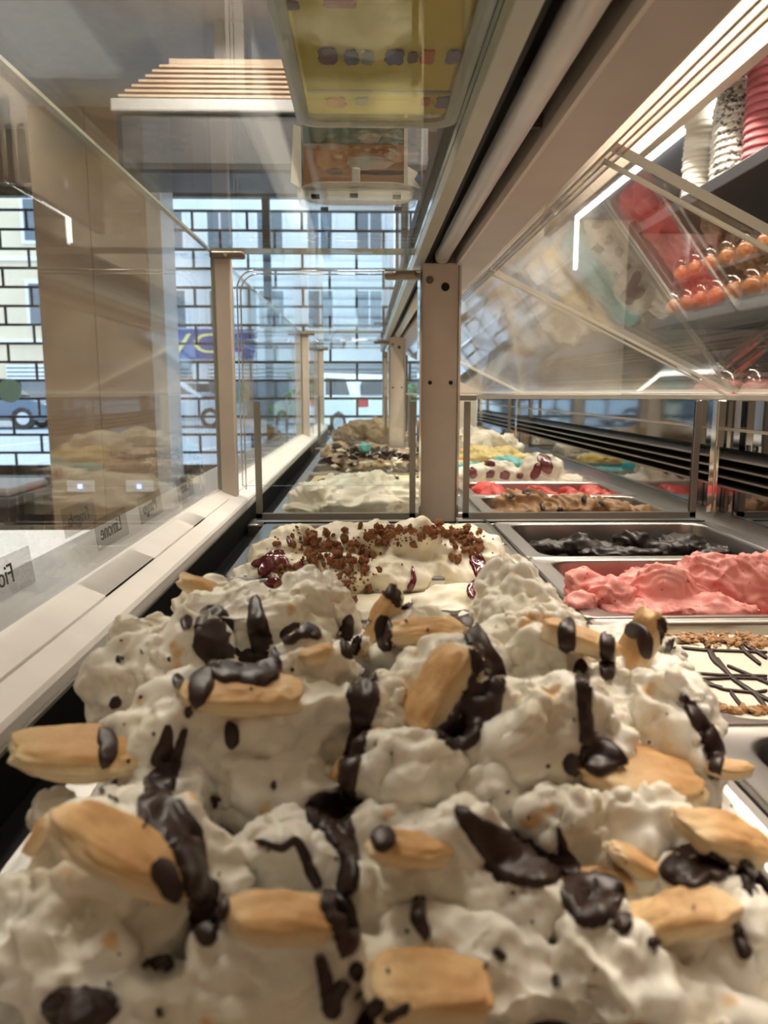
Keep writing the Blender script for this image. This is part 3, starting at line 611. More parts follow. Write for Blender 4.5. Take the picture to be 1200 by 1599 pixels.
for k, a in enumerate(((-.045, .268, .022, .004, 'foam'), (.006, .276, .013, .006, 'foam'), (.004, .250, .028, .008, 'foam'), (.018, .240, .032, .003, 'print_dark'), (-.033, .241, .010, .004, 'print_dark'), (-.022, .253, .003, .007, 'print_orange'), (.030, .259, .008, .006, 'foam'), (.016, .262, .013, .003, 'print_orange'), (-.052, .262, .0025, .006, 'print_orange'))): pblot(*a, k, -.0022 - .0003 * k)
obj('holder_sheet', box(-.070, .048, .900, .902, TZ + .009, .318), M['jar_plastic'], sg); obj('holder_sheet', box(-.070, .048, .908, .910, TZ + .009, .318), M['jar_plastic'], sg)
obj('holder_edge', box(.0435, .0475, .898, .9115, TZ + .010, .318), M['acrylic_edge'], sg); obj('holder_clip', box(-.014, -.005, .893, .9, TZ + .008, TZ + .030, bev=.002), M['paper_white'], sg)
o = obj('paper_scrap', prism(B(), [(-.083, .232), (-.071, .225), (-.071, .29), (-.079, .293)], .912, .913), M['paper_white'], sg); obj('paper_scrap', prism(B(), [(.048, .228), (.064, .226), (.056, .236), (.060, .243), (.048, .25)], .912, .913), M['paper_white'], sg)

# ------------------------------------------------------------------ pans
LX0, LX1, RX0, RX1 = -.156, .1865, .1955, .5365
def pan(x0, x1, y0, y1, label, depth=.11, fx=.020, fy=.009, grp=None):
    z = RIM
    lv = [(x0, x1, y0, y1, .008, z - .014), (x0, x1, y0, y1, .008, z - .0015), (x0 + .0015, x1 - .0015, y0 + .0015, y1 - .0015, .007, z), (x0 + .005, x1 - .005, y0 + .004, y1 - .004, .006, z - .0005)]
    r = .030
    for k in range(4):
        a = k / 3 * math.pi / 2; e = .004 * (1 - math.cos(a)) ; dn = .004 * math.sin(a)
        s = fx - .004 + .004 * math.sin(a) ; t = fy - .003 + .003 * math.sin(a)
        lv.append((x0 + s, x1 - s, y0 + t, y1 - t, r, z - .0005 - .004 * (1 - math.cos(a))))
    lv.append((x0 + fx + .003, x1 - fx - .003, y0 + fy + .002, y1 - fy - .002, r - .002, z - depth * .7))
    lv.append((x0 + fx + .006, x1 - fx - .006, y0 + fy + .005, y1 - fy - .005, r - .006, z - depth))
    o = obj('gelato_pan', loft_rr(lv, False, True), M['steel'], None)
    me = o.data
    bm = bmesh.new(); bm.from_mesh(me); bmesh.ops.recalc_face_normals(bm, faces=bm.faces)
    for f in bm.faces: f.smooth = True
    for e in bm.edges:
        if len(e.link_faces) == 2 and e.calc_face_angle(0) > math.radians(50): e.smooth = False
    bm.to_mesh(me); bm.free()
    tag(o, label, 'pan', grp)
    return o

# ------------------------------------------------------------------ gelato modelling
def ell(bm, c, r, rot=None, sub=3, rag=0, seed=0):
    R = rot.to_4x4() if rot else Matrix.Identity(4); MT = Matrix.Translation(c) @ R @ Matrix.Diagonal((*r, 1))
    if not rag: bmesh.ops.create_icosphere(bm, subdivisions=sub, radius=1, matrix=MT); return
    vs = bmesh.ops.create_icosphere(bm, subdivisions=sub, radius=1)['verts']      # torn, angular lump
    u = np.array([v.co for v in vs]); w = u + .5 * np.stack([fbm(u + seed * 3.3 + k * 7.7, 1.1, 2) for k in range(3)], 1)
    d = 1 + rag * (1.2 * fbm(w + seed * 1.7, .95, 2) + .30 - 1.5 * np.abs(fbm(w + seed * 2.9 + 4, .62, 2)))
    for v, k in zip(vs, d): v.co = MT @ (v.co * float(k))
def remesh(bm, voxel):
    me = bpy.data.meshes.new('tmp'); bm.to_mesh(me); bm.free()
    t = bpy.data.objects.new('tmp', me); COL.objects.link(t)
    md = t.modifiers.new('r', 'REMESH'); md.mode = 'VOXEL'; md.voxel_size = voxel
    bpy.context.view_layer.update()
    out = bpy.data.meshes.new_from_object(t.evaluated_get(bpy.context.evaluated_depsgraph_get()))
    bpy.data.objects.remove(t); bpy.data.meshes.remove(me)
    return out
def verts(me):
    co = np.empty(len(me.vertices) * 3, 'f'); me.vertices.foreach_get('co', co); return co.reshape(-1, 3).astype(float)
def normals(me):
    n = np.empty(len(me.vertices) * 3, 'f'); me.vertex_normals.foreach_get('vector', n); return n.reshape(-1, 3).astype(float)
def set_verts(me, co): me.vertices.foreach_set('co', co.astype('f').ravel()); me.update()
def relax(me, it=2, lam=.5):
    e = np.empty(len(me.edges) * 2, 'i'); me.edges.foreach_get('vertices', e); e = e.reshape(-1, 2); co = verts(me); n = len(co)
    deg = np.bincount(e.ravel(), minlength=n).astype(float)[:, None]
    for _ in range(it):
        s = np.zeros_like(co)
        for k in range(3): s[:, k] = np.bincount(e[:, 0], co[e[:, 1], k], n) + np.bincount(e[:, 1], co[e[:, 0], k], n)
        co = co + lam * (s / np.maximum(deg, 1) - co)
    set_verts(me, co)
def whip(me, big=.006, bsc=.03, small=.0016, ssc=.007, ridge=0, rsc=.012, rdir=(1, .3, .2), seed=0, jag=0, fold=0, fsc=.03):
    """dolloped surface: broad lumps, spatula ridges, torn fine fringe"""
    co = verts(me); n = normals(me); p = co + seed * 3.7
    d = big * fbm(p, bsc, 2)
    if fold:
        wv = np.stack([fbm(p + k * 9.1, fsc * 1.5, 2) for k in range(3)], 1) * fsc * .9
        d = d + fold * (.45 - 2.2 * np.abs(fbm(p + wv, fsc, 2)))
    if ridge:
        w = fbm(p, rsc * 4, 2) * 2.2; ph = (p @ np.array(rdir)) / rsc + w * 1.6
        d = d + ridge * (1 - np.abs(np.sin(ph * math.pi))) - ridge * .5
    m = np.clip(fbm(p + 5, .026, 2) * 3 + .25, 0, 1)
    d = d + small * fbm(p, ssc, 3) * (.15 + 1.5 * m)
    if jag: d = d + jag * m * np.clip(n[:, 2] * .6 + .5, 0, 1) * (1 - 2 * np.abs(fbm(p, ssc * 1.6, 2)))
    co = co + n * d[:, None]
    set_verts(me, co)
def base_fill(bm, x0, x1, y0, y1, z, depth=.06):
    lv = [(x0, x1, y0, y1, .028, z - depth), (x0, x1, y0, y1, .028, z - .006), (x0 + .006, x1 - .006, y0 + .006, y1 - .006, .024, z)]
    b2 = loft_rr(lv); m = bpy.data.meshes.new('t'); b2.to_mesh(m); b2.free(); bm.from_mesh(m); bpy.data.meshes.remove(m)
def mound(name, label, x0, x1, y0, y1, level, blobs, mat, vox=.0032, grp=None, wh={}, relx=1, inset=(.026, .016), rag=.38):
    bm = B(); base_fill(bm, x0 + inset[0], x1 - inset[0], y0 + inset[1], y1 - inset[1], level, .06)
    for (cx, cy, cz, rx, ry, rz, *rot) in blobs:
        ell(bm, W(cx, cy, cz), (rx * 1.04, ry * 1.04, rz * 1.04), Euler([math.radians(a) for a in rot[0]]).to_matrix() if rot else None, 3, rag, cx * 31 + cy * 17)
    me = remesh(bm, vox); relax(me, relx); whip(me, **wh)
    o = obj(name, me, M[mat] if isinstance(mat, str) else mat, None, True); tag(o, label, 'gelato', grp)
    return o
def rblobs(seed, n, x0, x1, y0, y1, z, rr, hz, flat=.75):
    q = random.Random(seed); out = []
    for i in range(n):
        u = q.random(); x = x0 + (x1 - x0) * u; y = q.uniform(y0, y1); r = q.uniform(*rr)
        h = hz(u) if callable(hz) else hz
        out.append((x, y, z + q.uniform(.2, 1) * h - r * .4, r * q.uniform(.9, 1.5), r, r * flat * q.uniform(.8, 1.4), (q.uniform(-40, 40), q.uniform(-40, 40), q.uniform(0, 180))))
    return out
class Surf:
    """everything a sauce or a crumb can land on"""
    def __init__(s, objs):
        V = []; F = []
        for o in objs:
            me = o.data; k = len(V); mw = Matrix.Translation(wloc(o)) @ o.rotation_euler.to_matrix().to_4x4() @ Matrix.Diagonal((*o.scale, 1))
            V += [mw @ v.co for v in me.vertices]; F += [[i + k for i in p.vertices] for p in me.polygons]
        s.t = BVHTree.FromPolygons(V, F)
    def hit(s, px, py):
        l, n, i, d = s.t.ray_cast(CAM, ray(px, py).normalized()); return (l, n) if l else None
    def drop(s, x, y): 
        l, n, i, d = s.t.ray_cast(Vector((x, y, ZC + .1)), Vector((0, 0, -1))); return (l, n) if l else None
def sauce(surf, path, thick, name, mat, parent, lat=9, step=5.0, seed=0):
    """ribbon poured over a surface: path of (px, py, width); grid dropped on the surface, lens-shaped thickness"""
    q = np.random.RandomState(seed); P = np.array(path, float)
    seg = np.hypot(np.diff(P[:, 0]), np.diff(P[:, 1])); L = np.concatenate([[0], np.cumsum(seg)])
    n = max(4, int(L[-1] / step)); ts = np.linspace(0, L[-1], n + 1)
    X, Y, Wd = (np.interp(ts, L, P[:, k]) for k in range(3))
    ker = np.array([1, 2, 3, 2, 1]) / 9.
    def sm(a): b = np.concatenate([[a[0]] * 2, a, [a[-1]] * 2]); c = np.convolve(b, ker, 'valid'); c[0], c[-1] = a[0], a[-1]; return c
    X, Y, Wd = sm(X), sm(Y), sm(Wd)
    end = np.minimum(1, np.minimum(ts, L[-1] - ts) / np.maximum(Wd * .5, 1)); Wd = Wd * np.sqrt(np.clip(1 - (1 - end) ** 2, .02, 1)) * (1 + .12 * q.uniform(-1, 1, n + 1))
    tx = np.gradient(X); ty = np.gradient(Y); m = np.hypot(tx, ty) + 1e-6; nx, ny = -ty / m, tx / m
    bm = B(); grid = []
    for i in range(n + 1):
        row = []
        for j in range(lat):
            s = 2 * j / (lat - 1) - 1; h = surf.hit(X[i] + nx[i] * s * Wd[i] / 2, Y[i] + ny[i] * s * Wd[i] / 2)
            row.append(None if h is None else (h[0], h[1], s))
        grid.append(row)
    vs = {}
    for i in range(n + 1):
        for j in range(lat):
            g = grid[i][j]
            if g is None: continue
            acc = Vector((0, 0, 0)); an = Vector((0, 0, 0)); c = 0
            for a in (-1, 0, 1):
                for b in (-1, 0, 1):
                    if 0 <= i + a <= n and 0 <= j + b < lat and grid[i + a][j + b] and (grid[i + a][j + b][0] - g[0]).length < .014:
                        acc += grid[i + a][j + b][0]; an += grid[i + a][j + b][1]; c += 1
            pos = g[0] * .4 + acc / c * .6; nn = (an.normalized() + (CAM - pos).normalized() * .35).normalized()
            t = thick * (.45 + .55 * (1 - g[2] ** 4)) + .0008 if abs(g[2]) < .99 else -.0006
            vs[i, j] = bm.verts.new(pos + nn * t)
    for i in range(n):
        for j in range(lat - 1):
            k = [(i, j), (i + 1, j), (i + 1, j + 1), (i, j + 1)]
            if all(a in vs for a in k):
                v = [vs[a] for a in k]
                if max((v[0].co - v[2].co).length, (v[1].co - v[3].co).length) < .034: bm.faces.new(v)
    left = set(bm.faces); out = None
    while left:
        st = [left.pop()]; comp = list(st)
        while st:
            f = st.pop()
            for e in f.edges:
                for g in e.link_faces:
                    if g in left: left.discard(g); st.append(g); comp.append(g)
        if len(comp) < 14: continue
        b2 = B(); mp = {}
        for f in comp: b2.faces.new([mp.setdefault(v, None) or mp.__setitem__(v, b2.verts.new(v.co)) or mp[v] for v in f.verts])
        bmesh.ops.recalc_face_normals(b2, faces=b2.faces); out = obj(name, b2, M[mat], parent, True)
    bm.free(); return out

# ---- nearest pan: whipped cream gelato with puff pastry and chocolate
pan(LX0, LX1, .135, .648, 'large steel pan under the cream gelato with pastry pieces', .11)
def cblob(bm, px, py, z, rx, ry, ryw=1.0, roll=0, fluff=0, fr=(.0010, .0024), seed=0, pitch=0):
    rx *= .95; ry *= .95; fluff = int(fluff * 1.6)
    """ellipsoid centred on a point of the heap; rx, ry in photo pixels, ryw: depth radius relative to the mean"""
    c = atz(px, py, z); d = (c - CAM).length; a, b = rx / FPX * d, ry / FPX * d
    R = RCAM @ Matrix.Rotation(math.radians(-roll), 3, 'Z') @ Matrix.Rotation(math.radians(pitch), 3, 'X')
    cz = (a * b) ** .5 * ryw
    ell(bm, c, (a * 1.04, b * 1.04, cz * 1.04), R, 4, .42, px * .013 + py * .007)
    q = random.Random(seed + int(px * 7 + py))
    for i in range(fluff):
        v = Vector((q.gauss(0, 1), abs(q.gauss(.35, .8)), abs(q.gauss(.2, .8)))).normalized(); s = q.uniform(.95, 1.05)
        p = c + R @ Vector((v.x * a * s, v.y * b * s, v.z * cz * s)); r = q.uniform(*fr)
        ell(bm, p, (r * q.uniform(.8, 2.2), r, r * q.uniform(.5, 1.1)), Euler((q.uniform(0, 6), q.uniform(0, 6), q.uniform(0, 6))).to_matrix(), 1)
bm = B(); base_fill(bm, LX0 + .024, LX1 - .024, .150, .635, RIM + .002, .07)
# bulk
for (x, y, z, rx, ry, rz) in ((.02, .30, -.215, .13, .12, .032), (.02, .42, -.21, .125, .12, .048), (-.04, .36, -.21, .10, .10, .042), (.08, .36, -.21, .10, .12, .045), (.03, .22, -.222, .13, .08, .03), (.07, .47, -.205, .09, .09, .06)):
    ell(bm, W(x, y, z), (rx, ry, rz))
# the heap as seen: left rear, left middle, centre peak, right rear, front lumps
cblob(bm, 420, 985, -.138, 120, 70, 1.0, 8, 60, seed=1); cblob(bm, 330, 955, -.135, 48, 45, 1, 0, 30, seed=2); cblob(bm, 490, 955, -.130, 64, 60, 1, 0, 45, seed=3); cblob(bm, 240, 1010, -.142, 60, 44, .9, 20, 30, seed=62)
cblob(bm, 260, 1080, -.150, 95, 100, .9, 15, 55, seed=4); cblob(bm, 380, 1170, -.158, 175, 125, .55, -6, 0); cblob(bm, 440, 1240, -.165, 100, 62, .8, 0, 0); cblob(bm, 490, 1100, -.150, 70, 110, .8, 0, 40, seed=5); cblob(bm, 310, 1225, -.168, 90, 60, .9, 20, 0)
cblob(bm, 800, 945, -.122, 56, 62, .9, 0, 20, seed=61); cblob(bm, 812, 975, -.128, 62, 60, .9, 0, 70, (.0012, .003), seed=6); cblob(bm, 830, 1050, -.140, 85, 100, .8, 8, 50, seed=7); cblob(bm, 850, 1190, -.155, 130, 130, .7, -10, 25, seed=8); cblob(bm, 780, 1260, -.160, 60, 60, .9, 0, 0)
cblob(bm, 880, 1300, -.164, 62, 62, .9, 0, 10, seed=9); cblob(bm, 990, 1290, -.163, 75, 55, .8, -15, 10, seed=10); cblob(bm, 940, 1335, -.167, 26, 34, .9, 0, 0)
cblob(bm, 985, 1075, -.146, 72, 52, .9, -4, 22, seed=11); cblob(bm, 1040, 1150, -.156, 82, 85, .9, -30, 20, seed=12); cblob(bm, 960, 1130, -.152, 80, 80, .9, 0, 0)
cblob(bm, 640, 1215, -.152, 92, 62, .9, 4, 18, seed=13); cblob(bm, 725, 1205, -.151, 60, 30, .8, 18, 0); cblob(bm, 600, 1130, -.148, 60, 70, .9, 0, 35, seed=14)
cblob(bm, 700, 1080, -.142, 80, 80, 1, 0, 30, seed=15); cblob(bm, 640, 1010, -.142, 90, 60, 1, 0, 10, seed=16); cblob(bm, 930, 1020, -.150, 120, 40, 1, 0, 0)
cblob(bm, 190, 1390, -.172, 150, 110, .8, -22, 18, seed=17); cblob(bm, 110, 1480, -.178, 100, 75, .9, 0, 35, seed=18); cblob(bm, 220, 1300, -.172, 90, 60, .9, -20, 0); cblob(bm, 90, 1270, -.175, 30, 34, .9, 0, 6, seed=19)
cblob(bm, 440, 1345, -.168, 70, 48, .9, 10, 25, seed=20); cblob(bm, 450, 1310, -.165, 24, 40, .8, 0, 0); cblob(bm, 430, 1540, -.182, 115, 95, .8, 0, 10, seed=21); cblob(bm, 260, 1580, -.186, 130, 60, .9, 0, 10, seed=22)
cblob(bm, 680, 1390, -.172, 120, 105, .6, -28, 10, seed=23); cblob(bm, 780, 1440, -.177, 105, 75, .7, -10, 14, seed=24); cblob(bm, 610, 1320, -.166, 65, 55, .9, 0, 16, seed=25); cblob(bm, 700, 1520, -.182, 150, 70, .8, 0, 0); cblob(bm, 790, 1560, -.184, 60, 60, .9, 0, 10)
cblob(bm, 960, 1540, -.184, 90, 75, .9, 0, 70, (.0012, .0028), seed=26); cblob(bm, 1110, 1470, -.184, 75, 95, .9, 0, 25, seed=27); cblob(bm, 1140, 1390, -.180, 40, 48, .9, 0, 12, seed=28); cblob(bm, 1060, 1590, -.19, 90, 50, .9, 0, 20, seed=29)
cblob(bm, 540, 1420, -.182, 90, 90, .8, 0, 0); cblob(bm, 1000, 1430, -.187, 90, 60, .8, 0, 0)
me = remesh(bm, .0013); relax(me, 1); whip(me, big=.0045, bsc=.032, small=.0012, ssc=.0040, seed=2, jag=.0005, fold=.0044, fsc=.030)
heap = obj('cream_gelato', me, M['pastry_cream'], None, True)
tag(heap, 'heap of whipped cream gelato with chocolate drizzle in the large pan', 'gelato')

bm = B()
for (x, y, z, rx, ry, rz) in ((.02, .30, -.212, .13, .12, .034), (.02, .42, -.207, .125, .12, .050), (-.04, .36, -.207, .10, .10, .044), (.08, .36, -.207, .10, .12, .047), (.03, .22, -.219, .13, .08, .032), (.07, .47, -.203, .09, .09, .06)): ell(bm, W(x, y, z), (rx, ry, rz))
me = remesh(bm, .003); whip(me, big=.010, bsc=.03, small=.001, seed=33)
obj('chocolate_shade_layer', me, M['chocolate'], heap, True)  # chocolate under the lumps; its dark colour also paints the shade in the crevices
bpy.context.view_layer.update(); SH = Surf([heap])
def superell(v, e): return math.copysign(abs(v) ** e, v)
def pastry(px, py, z, lpx, wid, thk, ang, yawc, tiltx, label, seed, e1=.62, e2=.80, waist=0, out=0):
    """puff pastry pillow: length in photo pixels at its place, width and thickness relative to the length"""
    q = random.Random(seed); c = atz(px, py, z); hh = SH.hit(px, py)
    if hh and (hh[0] - c).length < .06: c = hh[0]; c = c + (CAM - c).normalized() * (c - CAM).length * (lpx / FPX * thk * .26) + (CAM - c).normalized() * out
    d = (c - CAM).length; Lh = lpx * .90 / 2 / FPX * d; Wh = Lh * wid * .88; Th = Lh * thk * .74; tiltx *= .62
    bm = B(); NU, NV = 60, 32; rings = []
    for i in range(1, NV):
        ph = -math.pi / 2 + math.pi * i / NV; ring = []
        for k in range(NU):
            th = 2 * math.pi * k / NU
            x = superell(math.cos(ph), e1) * superell(math.cos(th), e2); y = superell(math.cos(ph), e1) * superell(math.sin(th), e2); zz = superell(math.sin(ph), e1)
            lay = 1 + (.03 * math.cos(zz * 11 + math.sin(th * 3 + seed) * .6) - .03) * (1 - zz ** 4) + .03 * math.sin(th * 5 + seed)
            y *= 1 - waist * math.exp(-(x * 2.2) ** 2); zz *= 1 + .12 * math.sin(x * 2.3 + seed) * (zz > 0) - .10 * x * x
            ring.append(Vector((x * lay, y * lay, zz)))
        rings.append(ring)
    allv = np.array([v for r in rings for v in r]); nn = fbm(allv + seed * 2.1, .8, 4, .5) * .26
    idx = 0; VR = []
    for r in rings:
        row = []
        for v in r:
            s = 1 + nn[idx]; idx += 1; row.append(bm.verts.new((v.x * Lh * s, v.y * Wh * s, v.z * Th * (1 + nn[idx - 1] * 1.2))))
        VR.append(row)
    for a, b in zip(VR, VR[1:]):
        for k in range(NU): bm.faces.new((a[k], a[(k + 1) % NU], b[(k + 1) % NU], b[k]))
    bm.faces.new(VR[0][::-1]); bm.faces.new(VR[-1])
    me = bpy.data.meshes.new('puff_pastry'); bm.to_mesh(me); bm.free(); me.materials.append(M['puff_pastry'])
    me.polygons.foreach_set('use_smooth', [True] * len(me.polygons))
    o = bpy.data.objects.new('puff_pastry', me); COL.objects.link(o); o.location = c
    # long axis in the picture plane (ang, degrees anticlockwise), yawc: turned away from the lens, tiltx: rolled about its length (0 = seen edge-on)
    Rl = RCAM @ Matrix.Rotation(math.radians(ang), 3, 'Z') @ Matrix.Rotation(math.radians(yawc), 3, 'Y') @ Matrix.Rotation(math.radians(tiltx), 3, 'X') @ Matrix.Rotation(-math.pi / 2, 3, 'X')
    o.rotation_euler = Rl.to_euler(); tag(o, label, 'pastry')
    return o
PA = []
def pa(*a, **k): PA.append(pastry(*a, **k))
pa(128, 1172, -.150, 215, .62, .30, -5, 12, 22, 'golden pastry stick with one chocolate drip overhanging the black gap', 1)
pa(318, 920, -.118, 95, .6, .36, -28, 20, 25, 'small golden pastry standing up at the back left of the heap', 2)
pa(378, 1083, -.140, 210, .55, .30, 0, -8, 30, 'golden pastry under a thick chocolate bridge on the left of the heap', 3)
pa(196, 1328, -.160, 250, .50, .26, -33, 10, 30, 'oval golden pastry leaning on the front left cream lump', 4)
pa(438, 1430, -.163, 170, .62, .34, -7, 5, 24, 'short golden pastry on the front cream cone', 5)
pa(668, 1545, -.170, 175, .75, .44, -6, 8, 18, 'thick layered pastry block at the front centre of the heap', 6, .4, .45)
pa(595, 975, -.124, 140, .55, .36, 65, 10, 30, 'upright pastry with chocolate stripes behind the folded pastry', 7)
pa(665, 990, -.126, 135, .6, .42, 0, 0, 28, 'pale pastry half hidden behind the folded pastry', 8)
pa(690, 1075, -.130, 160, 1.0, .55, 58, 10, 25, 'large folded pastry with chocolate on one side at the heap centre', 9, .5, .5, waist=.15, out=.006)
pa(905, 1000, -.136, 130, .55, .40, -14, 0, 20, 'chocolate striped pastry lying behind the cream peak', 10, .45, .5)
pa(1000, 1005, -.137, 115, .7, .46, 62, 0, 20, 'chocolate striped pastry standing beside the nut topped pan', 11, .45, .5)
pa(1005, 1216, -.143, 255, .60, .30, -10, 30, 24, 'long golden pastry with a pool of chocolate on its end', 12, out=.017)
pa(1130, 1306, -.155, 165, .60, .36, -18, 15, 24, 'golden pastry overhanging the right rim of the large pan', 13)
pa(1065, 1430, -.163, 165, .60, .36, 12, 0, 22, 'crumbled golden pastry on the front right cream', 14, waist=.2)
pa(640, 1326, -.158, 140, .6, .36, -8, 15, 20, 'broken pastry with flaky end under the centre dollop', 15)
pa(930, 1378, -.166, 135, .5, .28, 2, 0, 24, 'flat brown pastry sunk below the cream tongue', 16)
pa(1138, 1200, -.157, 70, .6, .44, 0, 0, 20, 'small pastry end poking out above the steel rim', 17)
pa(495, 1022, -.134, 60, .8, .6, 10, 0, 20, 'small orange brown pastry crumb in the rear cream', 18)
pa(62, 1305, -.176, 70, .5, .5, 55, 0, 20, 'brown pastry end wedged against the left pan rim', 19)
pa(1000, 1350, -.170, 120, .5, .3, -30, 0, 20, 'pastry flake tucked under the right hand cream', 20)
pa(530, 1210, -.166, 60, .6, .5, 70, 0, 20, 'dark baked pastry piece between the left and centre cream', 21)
bpy.context.view_layer.update()
SF = Surf([heap] + PA)
DR = [
 ([(330, 945, 46), (335, 985, 52), (322, 1010, 40), (360, 1035, 40), (410, 1045, 50), (440, 1030, 30)], 3),
 ([(398, 930, 14), (402, 975, 28), (410, 1010, 30), (425, 1040, 40)], 2.5), ([(330, 1048, 34), (312, 1070, 34), (308, 1105, 18)], 3), ([(330, 1048, 30), (380, 1050, 26), (430, 1048, 18)], 2.5),
 ([(440, 1005, 22), (460, 985, 26), (490, 985, 16), (500, 1000, 10)], 2.2), ([(363, 1128, 16), (363, 1170, 18)], 2.5), ([(296, 1100, 9), (294, 1124, 10)], 2), ([(272, 1055, 14), (282, 1075, 12)], 2), ([(292, 960, 14), (290, 985, 16)], 2), ([(185, 1025, 16), (190, 1035, 14)], 2), ([(172, 1105, 14), (190, 1090, 16)], 2),
 ([(155, 1140, 22), (172, 1160, 28), (162, 1200, 16)], 2.5), ([(290, 1135, 7), (275, 1185, 14), (250, 1225, 44), (235, 1250, 60)], 2.2), ([(264, 1130, 7), (258, 1170, 22), (245, 1200, 36)], 2.2),
 ([(215, 1250, 40), (260, 1270, 56), (292, 1310, 48), (305, 1370, 34), (318, 1420, 40), (325, 1480, 28)], 3), ([(240, 1345, 26), (258, 1370, 36), (278, 1408, 22)], 3), ([(255, 1490, 46), (250, 1520, 48)], 3), ([(228, 1500, 12), (226, 1515, 10)], 2), ([(290, 1460, 22), (300, 1462, 18)], 2), ([(245, 1585, 18), (255, 1575, 16)], 2), ([(180, 1245, 18), (176, 1252, 18)], 2), ([(155, 1238, 10), (165, 1238, 10)], 1.5),
 ([(355, 1405, 12), (345, 1440, 14)], 2), ([(332, 1375, 18), (332, 1405, 12)], 2), ([(400, 1313, 6), (440, 1325, 9), (462, 1310, 10), (480, 1345, 12), (500, 1390, 14)], 2), ([(505, 1395, 40), (530, 1420, 44), (545, 1470, 34), (535, 1495, 18)], 3.2), ([(498, 1488, 12), (510, 1540, 20), (520, 1580, 26)], 2.5), ([(540, 1530, 16), (520, 1560, 18), (515, 1590, 30)], 2.5), ([(555, 1555, 16), (560, 1560, 14)], 2),
 ([(70, 1570, 20), (110, 1590, 60)], 2.5), ([(150, 1560, 20), (185, 1562, 18)], 2), ([(490, 1265, 50), (525, 1280, 46), (540, 1330, 34)], 2.5), ([(560, 1060, 50), (570, 1090, 44), (562, 1140, 22), (545, 1200, 26), (540, 1260, 24)], 2.8), ([(560, 1060, 30), (590, 1050, 24)], 2.5), ([(545, 960, 16), (540, 1000, 18), (548, 1030, 20)], 2.2), ([(560, 985, 16), (552, 1025, 12)], 2), ([(590, 910, 20), (625, 925, 34), (645, 950, 30)], 2.8), ([(602, 960, 20), (598, 990, 22), (606, 1020, 16)], 2.5),
 ([(735, 975, 20), (745, 1000, 28), (765, 1050, 46), (755, 1095, 50), (715, 1135, 40), (680, 1150, 16)], 3), ([(690, 1140, 40), (720, 1150, 44), (750, 1130, 26)], 2.5), ([(745, 985, 34), (725, 1000, 18)], 2.5), ([(580, 1310, 40), (600, 1312, 44), (618, 1318, 26)], 2.8), ([(655, 1395, 16), (655, 1440, 18), (670, 1468, 12)], 2.4), ([(712, 1262, 16), (760, 1310, 40), (800, 1350, 60), (850, 1362, 44), (880, 1340, 30)], 2.6),
 ([(885, 965, 24), (886, 1020, 24)], 2.5), ([(948, 985, 22), (948, 1020, 20), (950, 1065, 18)], 2.5), ([(905, 1030, 16), (912, 1075, 20), (914, 1140, 15), (918, 1165, 26)], 2.5), ([(905, 1190, 50), (930, 1182, 60), (975, 1187, 34)], 3.2), ([(898, 1175, 30), (893, 1200, 24), (890, 1212, 16)], 2.5), ([(975, 980, 20), (1008, 990, 20), (1010, 1030, 16)], 2.5), ([(1030, 965, 20), (1044, 985, 20), (1040, 1020, 14)], 2.5),
 ([(1072, 1092, 14), (1088, 1120, 20), (1108, 1150, 26), (1120, 1180, 22), (1115, 1220, 12)], 2.5), ([(1060, 1085, 14), (1075, 1095, 12)], 2), ([(1060, 1375, 50), (1110, 1350, 40), (1140, 1370, 26)], 2.6), ([(890, 1400, 50), (930, 1420, 60), (960, 1395, 40)], 2.6), ([(870, 1290, 0.1), (885, 1345, 20), (900, 1370, 30)], 2), ([(1160, 1340, 20), (1180, 1400, 24)], 2.4), ([(955, 1445, 30), (990, 1440, 30)], 2.4), ([(575, 1590, 20), (600, 1560, 20)], 2), ([(865, 1520, 10), (872, 1545, 8)], 1.5),
]
DR += [([(70, 1560, 40), (130, 1580, 70), (190, 1565, 30)], 2.5), ([(478, 1250, 40), (515, 1270, 60), (530, 1300, 50)], 2.5), ([(875, 1385, 50), (930, 1405, 80), (975, 1385, 40)], 2.5), ([(1035, 1368, 50), (1100, 1345, 56)], 2.5), ([(740, 1285, 26), (810, 1345, 64), (865, 1358, 46)], 2.5),  # wide pools in the gaps: chocolate, with crevice shade painted in by its colour
 ([(535, 1290, 30), (548, 1350, 26), (540, 1400, 30)], 2.4), ([(1150, 1440, 14), (1165, 1500, 18)], 2), ([(640, 1570, 12), (600, 1595, 16)], 2), ([(770, 1480, 9), (790, 1500, 10)], 1.6), ([(330, 1240, 8), (340, 1262, 6)], 1.4), ([(1010, 1475, 12), (1030, 1470, 16)], 2), ([(430, 1220, 6), (425, 1236, 7)], 1.2), ([(560, 1500, 16), (552, 1530, 22)], 2)]
for k, (pth, th) in enumerate(DR): sauce(SF, [(a, b, w * 1.3 + 2) for a, b, w in pth], th * .0007, 'chocolate_drizzle', 'chocolate', heap, seed=k)
q = random.Random(11)
for k in range(60):
    px, py = q.uniform(150, 1120), q.uniform(960, 1560); w = q.choice((4, 5, 6, 9))
    sauce(SF, [(px, py, w), (px + q.uniform(-3, 3), py + q.uniform(3, 9), w)], .0006, 'chocolate_fleck', 'chocolate', heap, lat=5, step=2, seed=k)

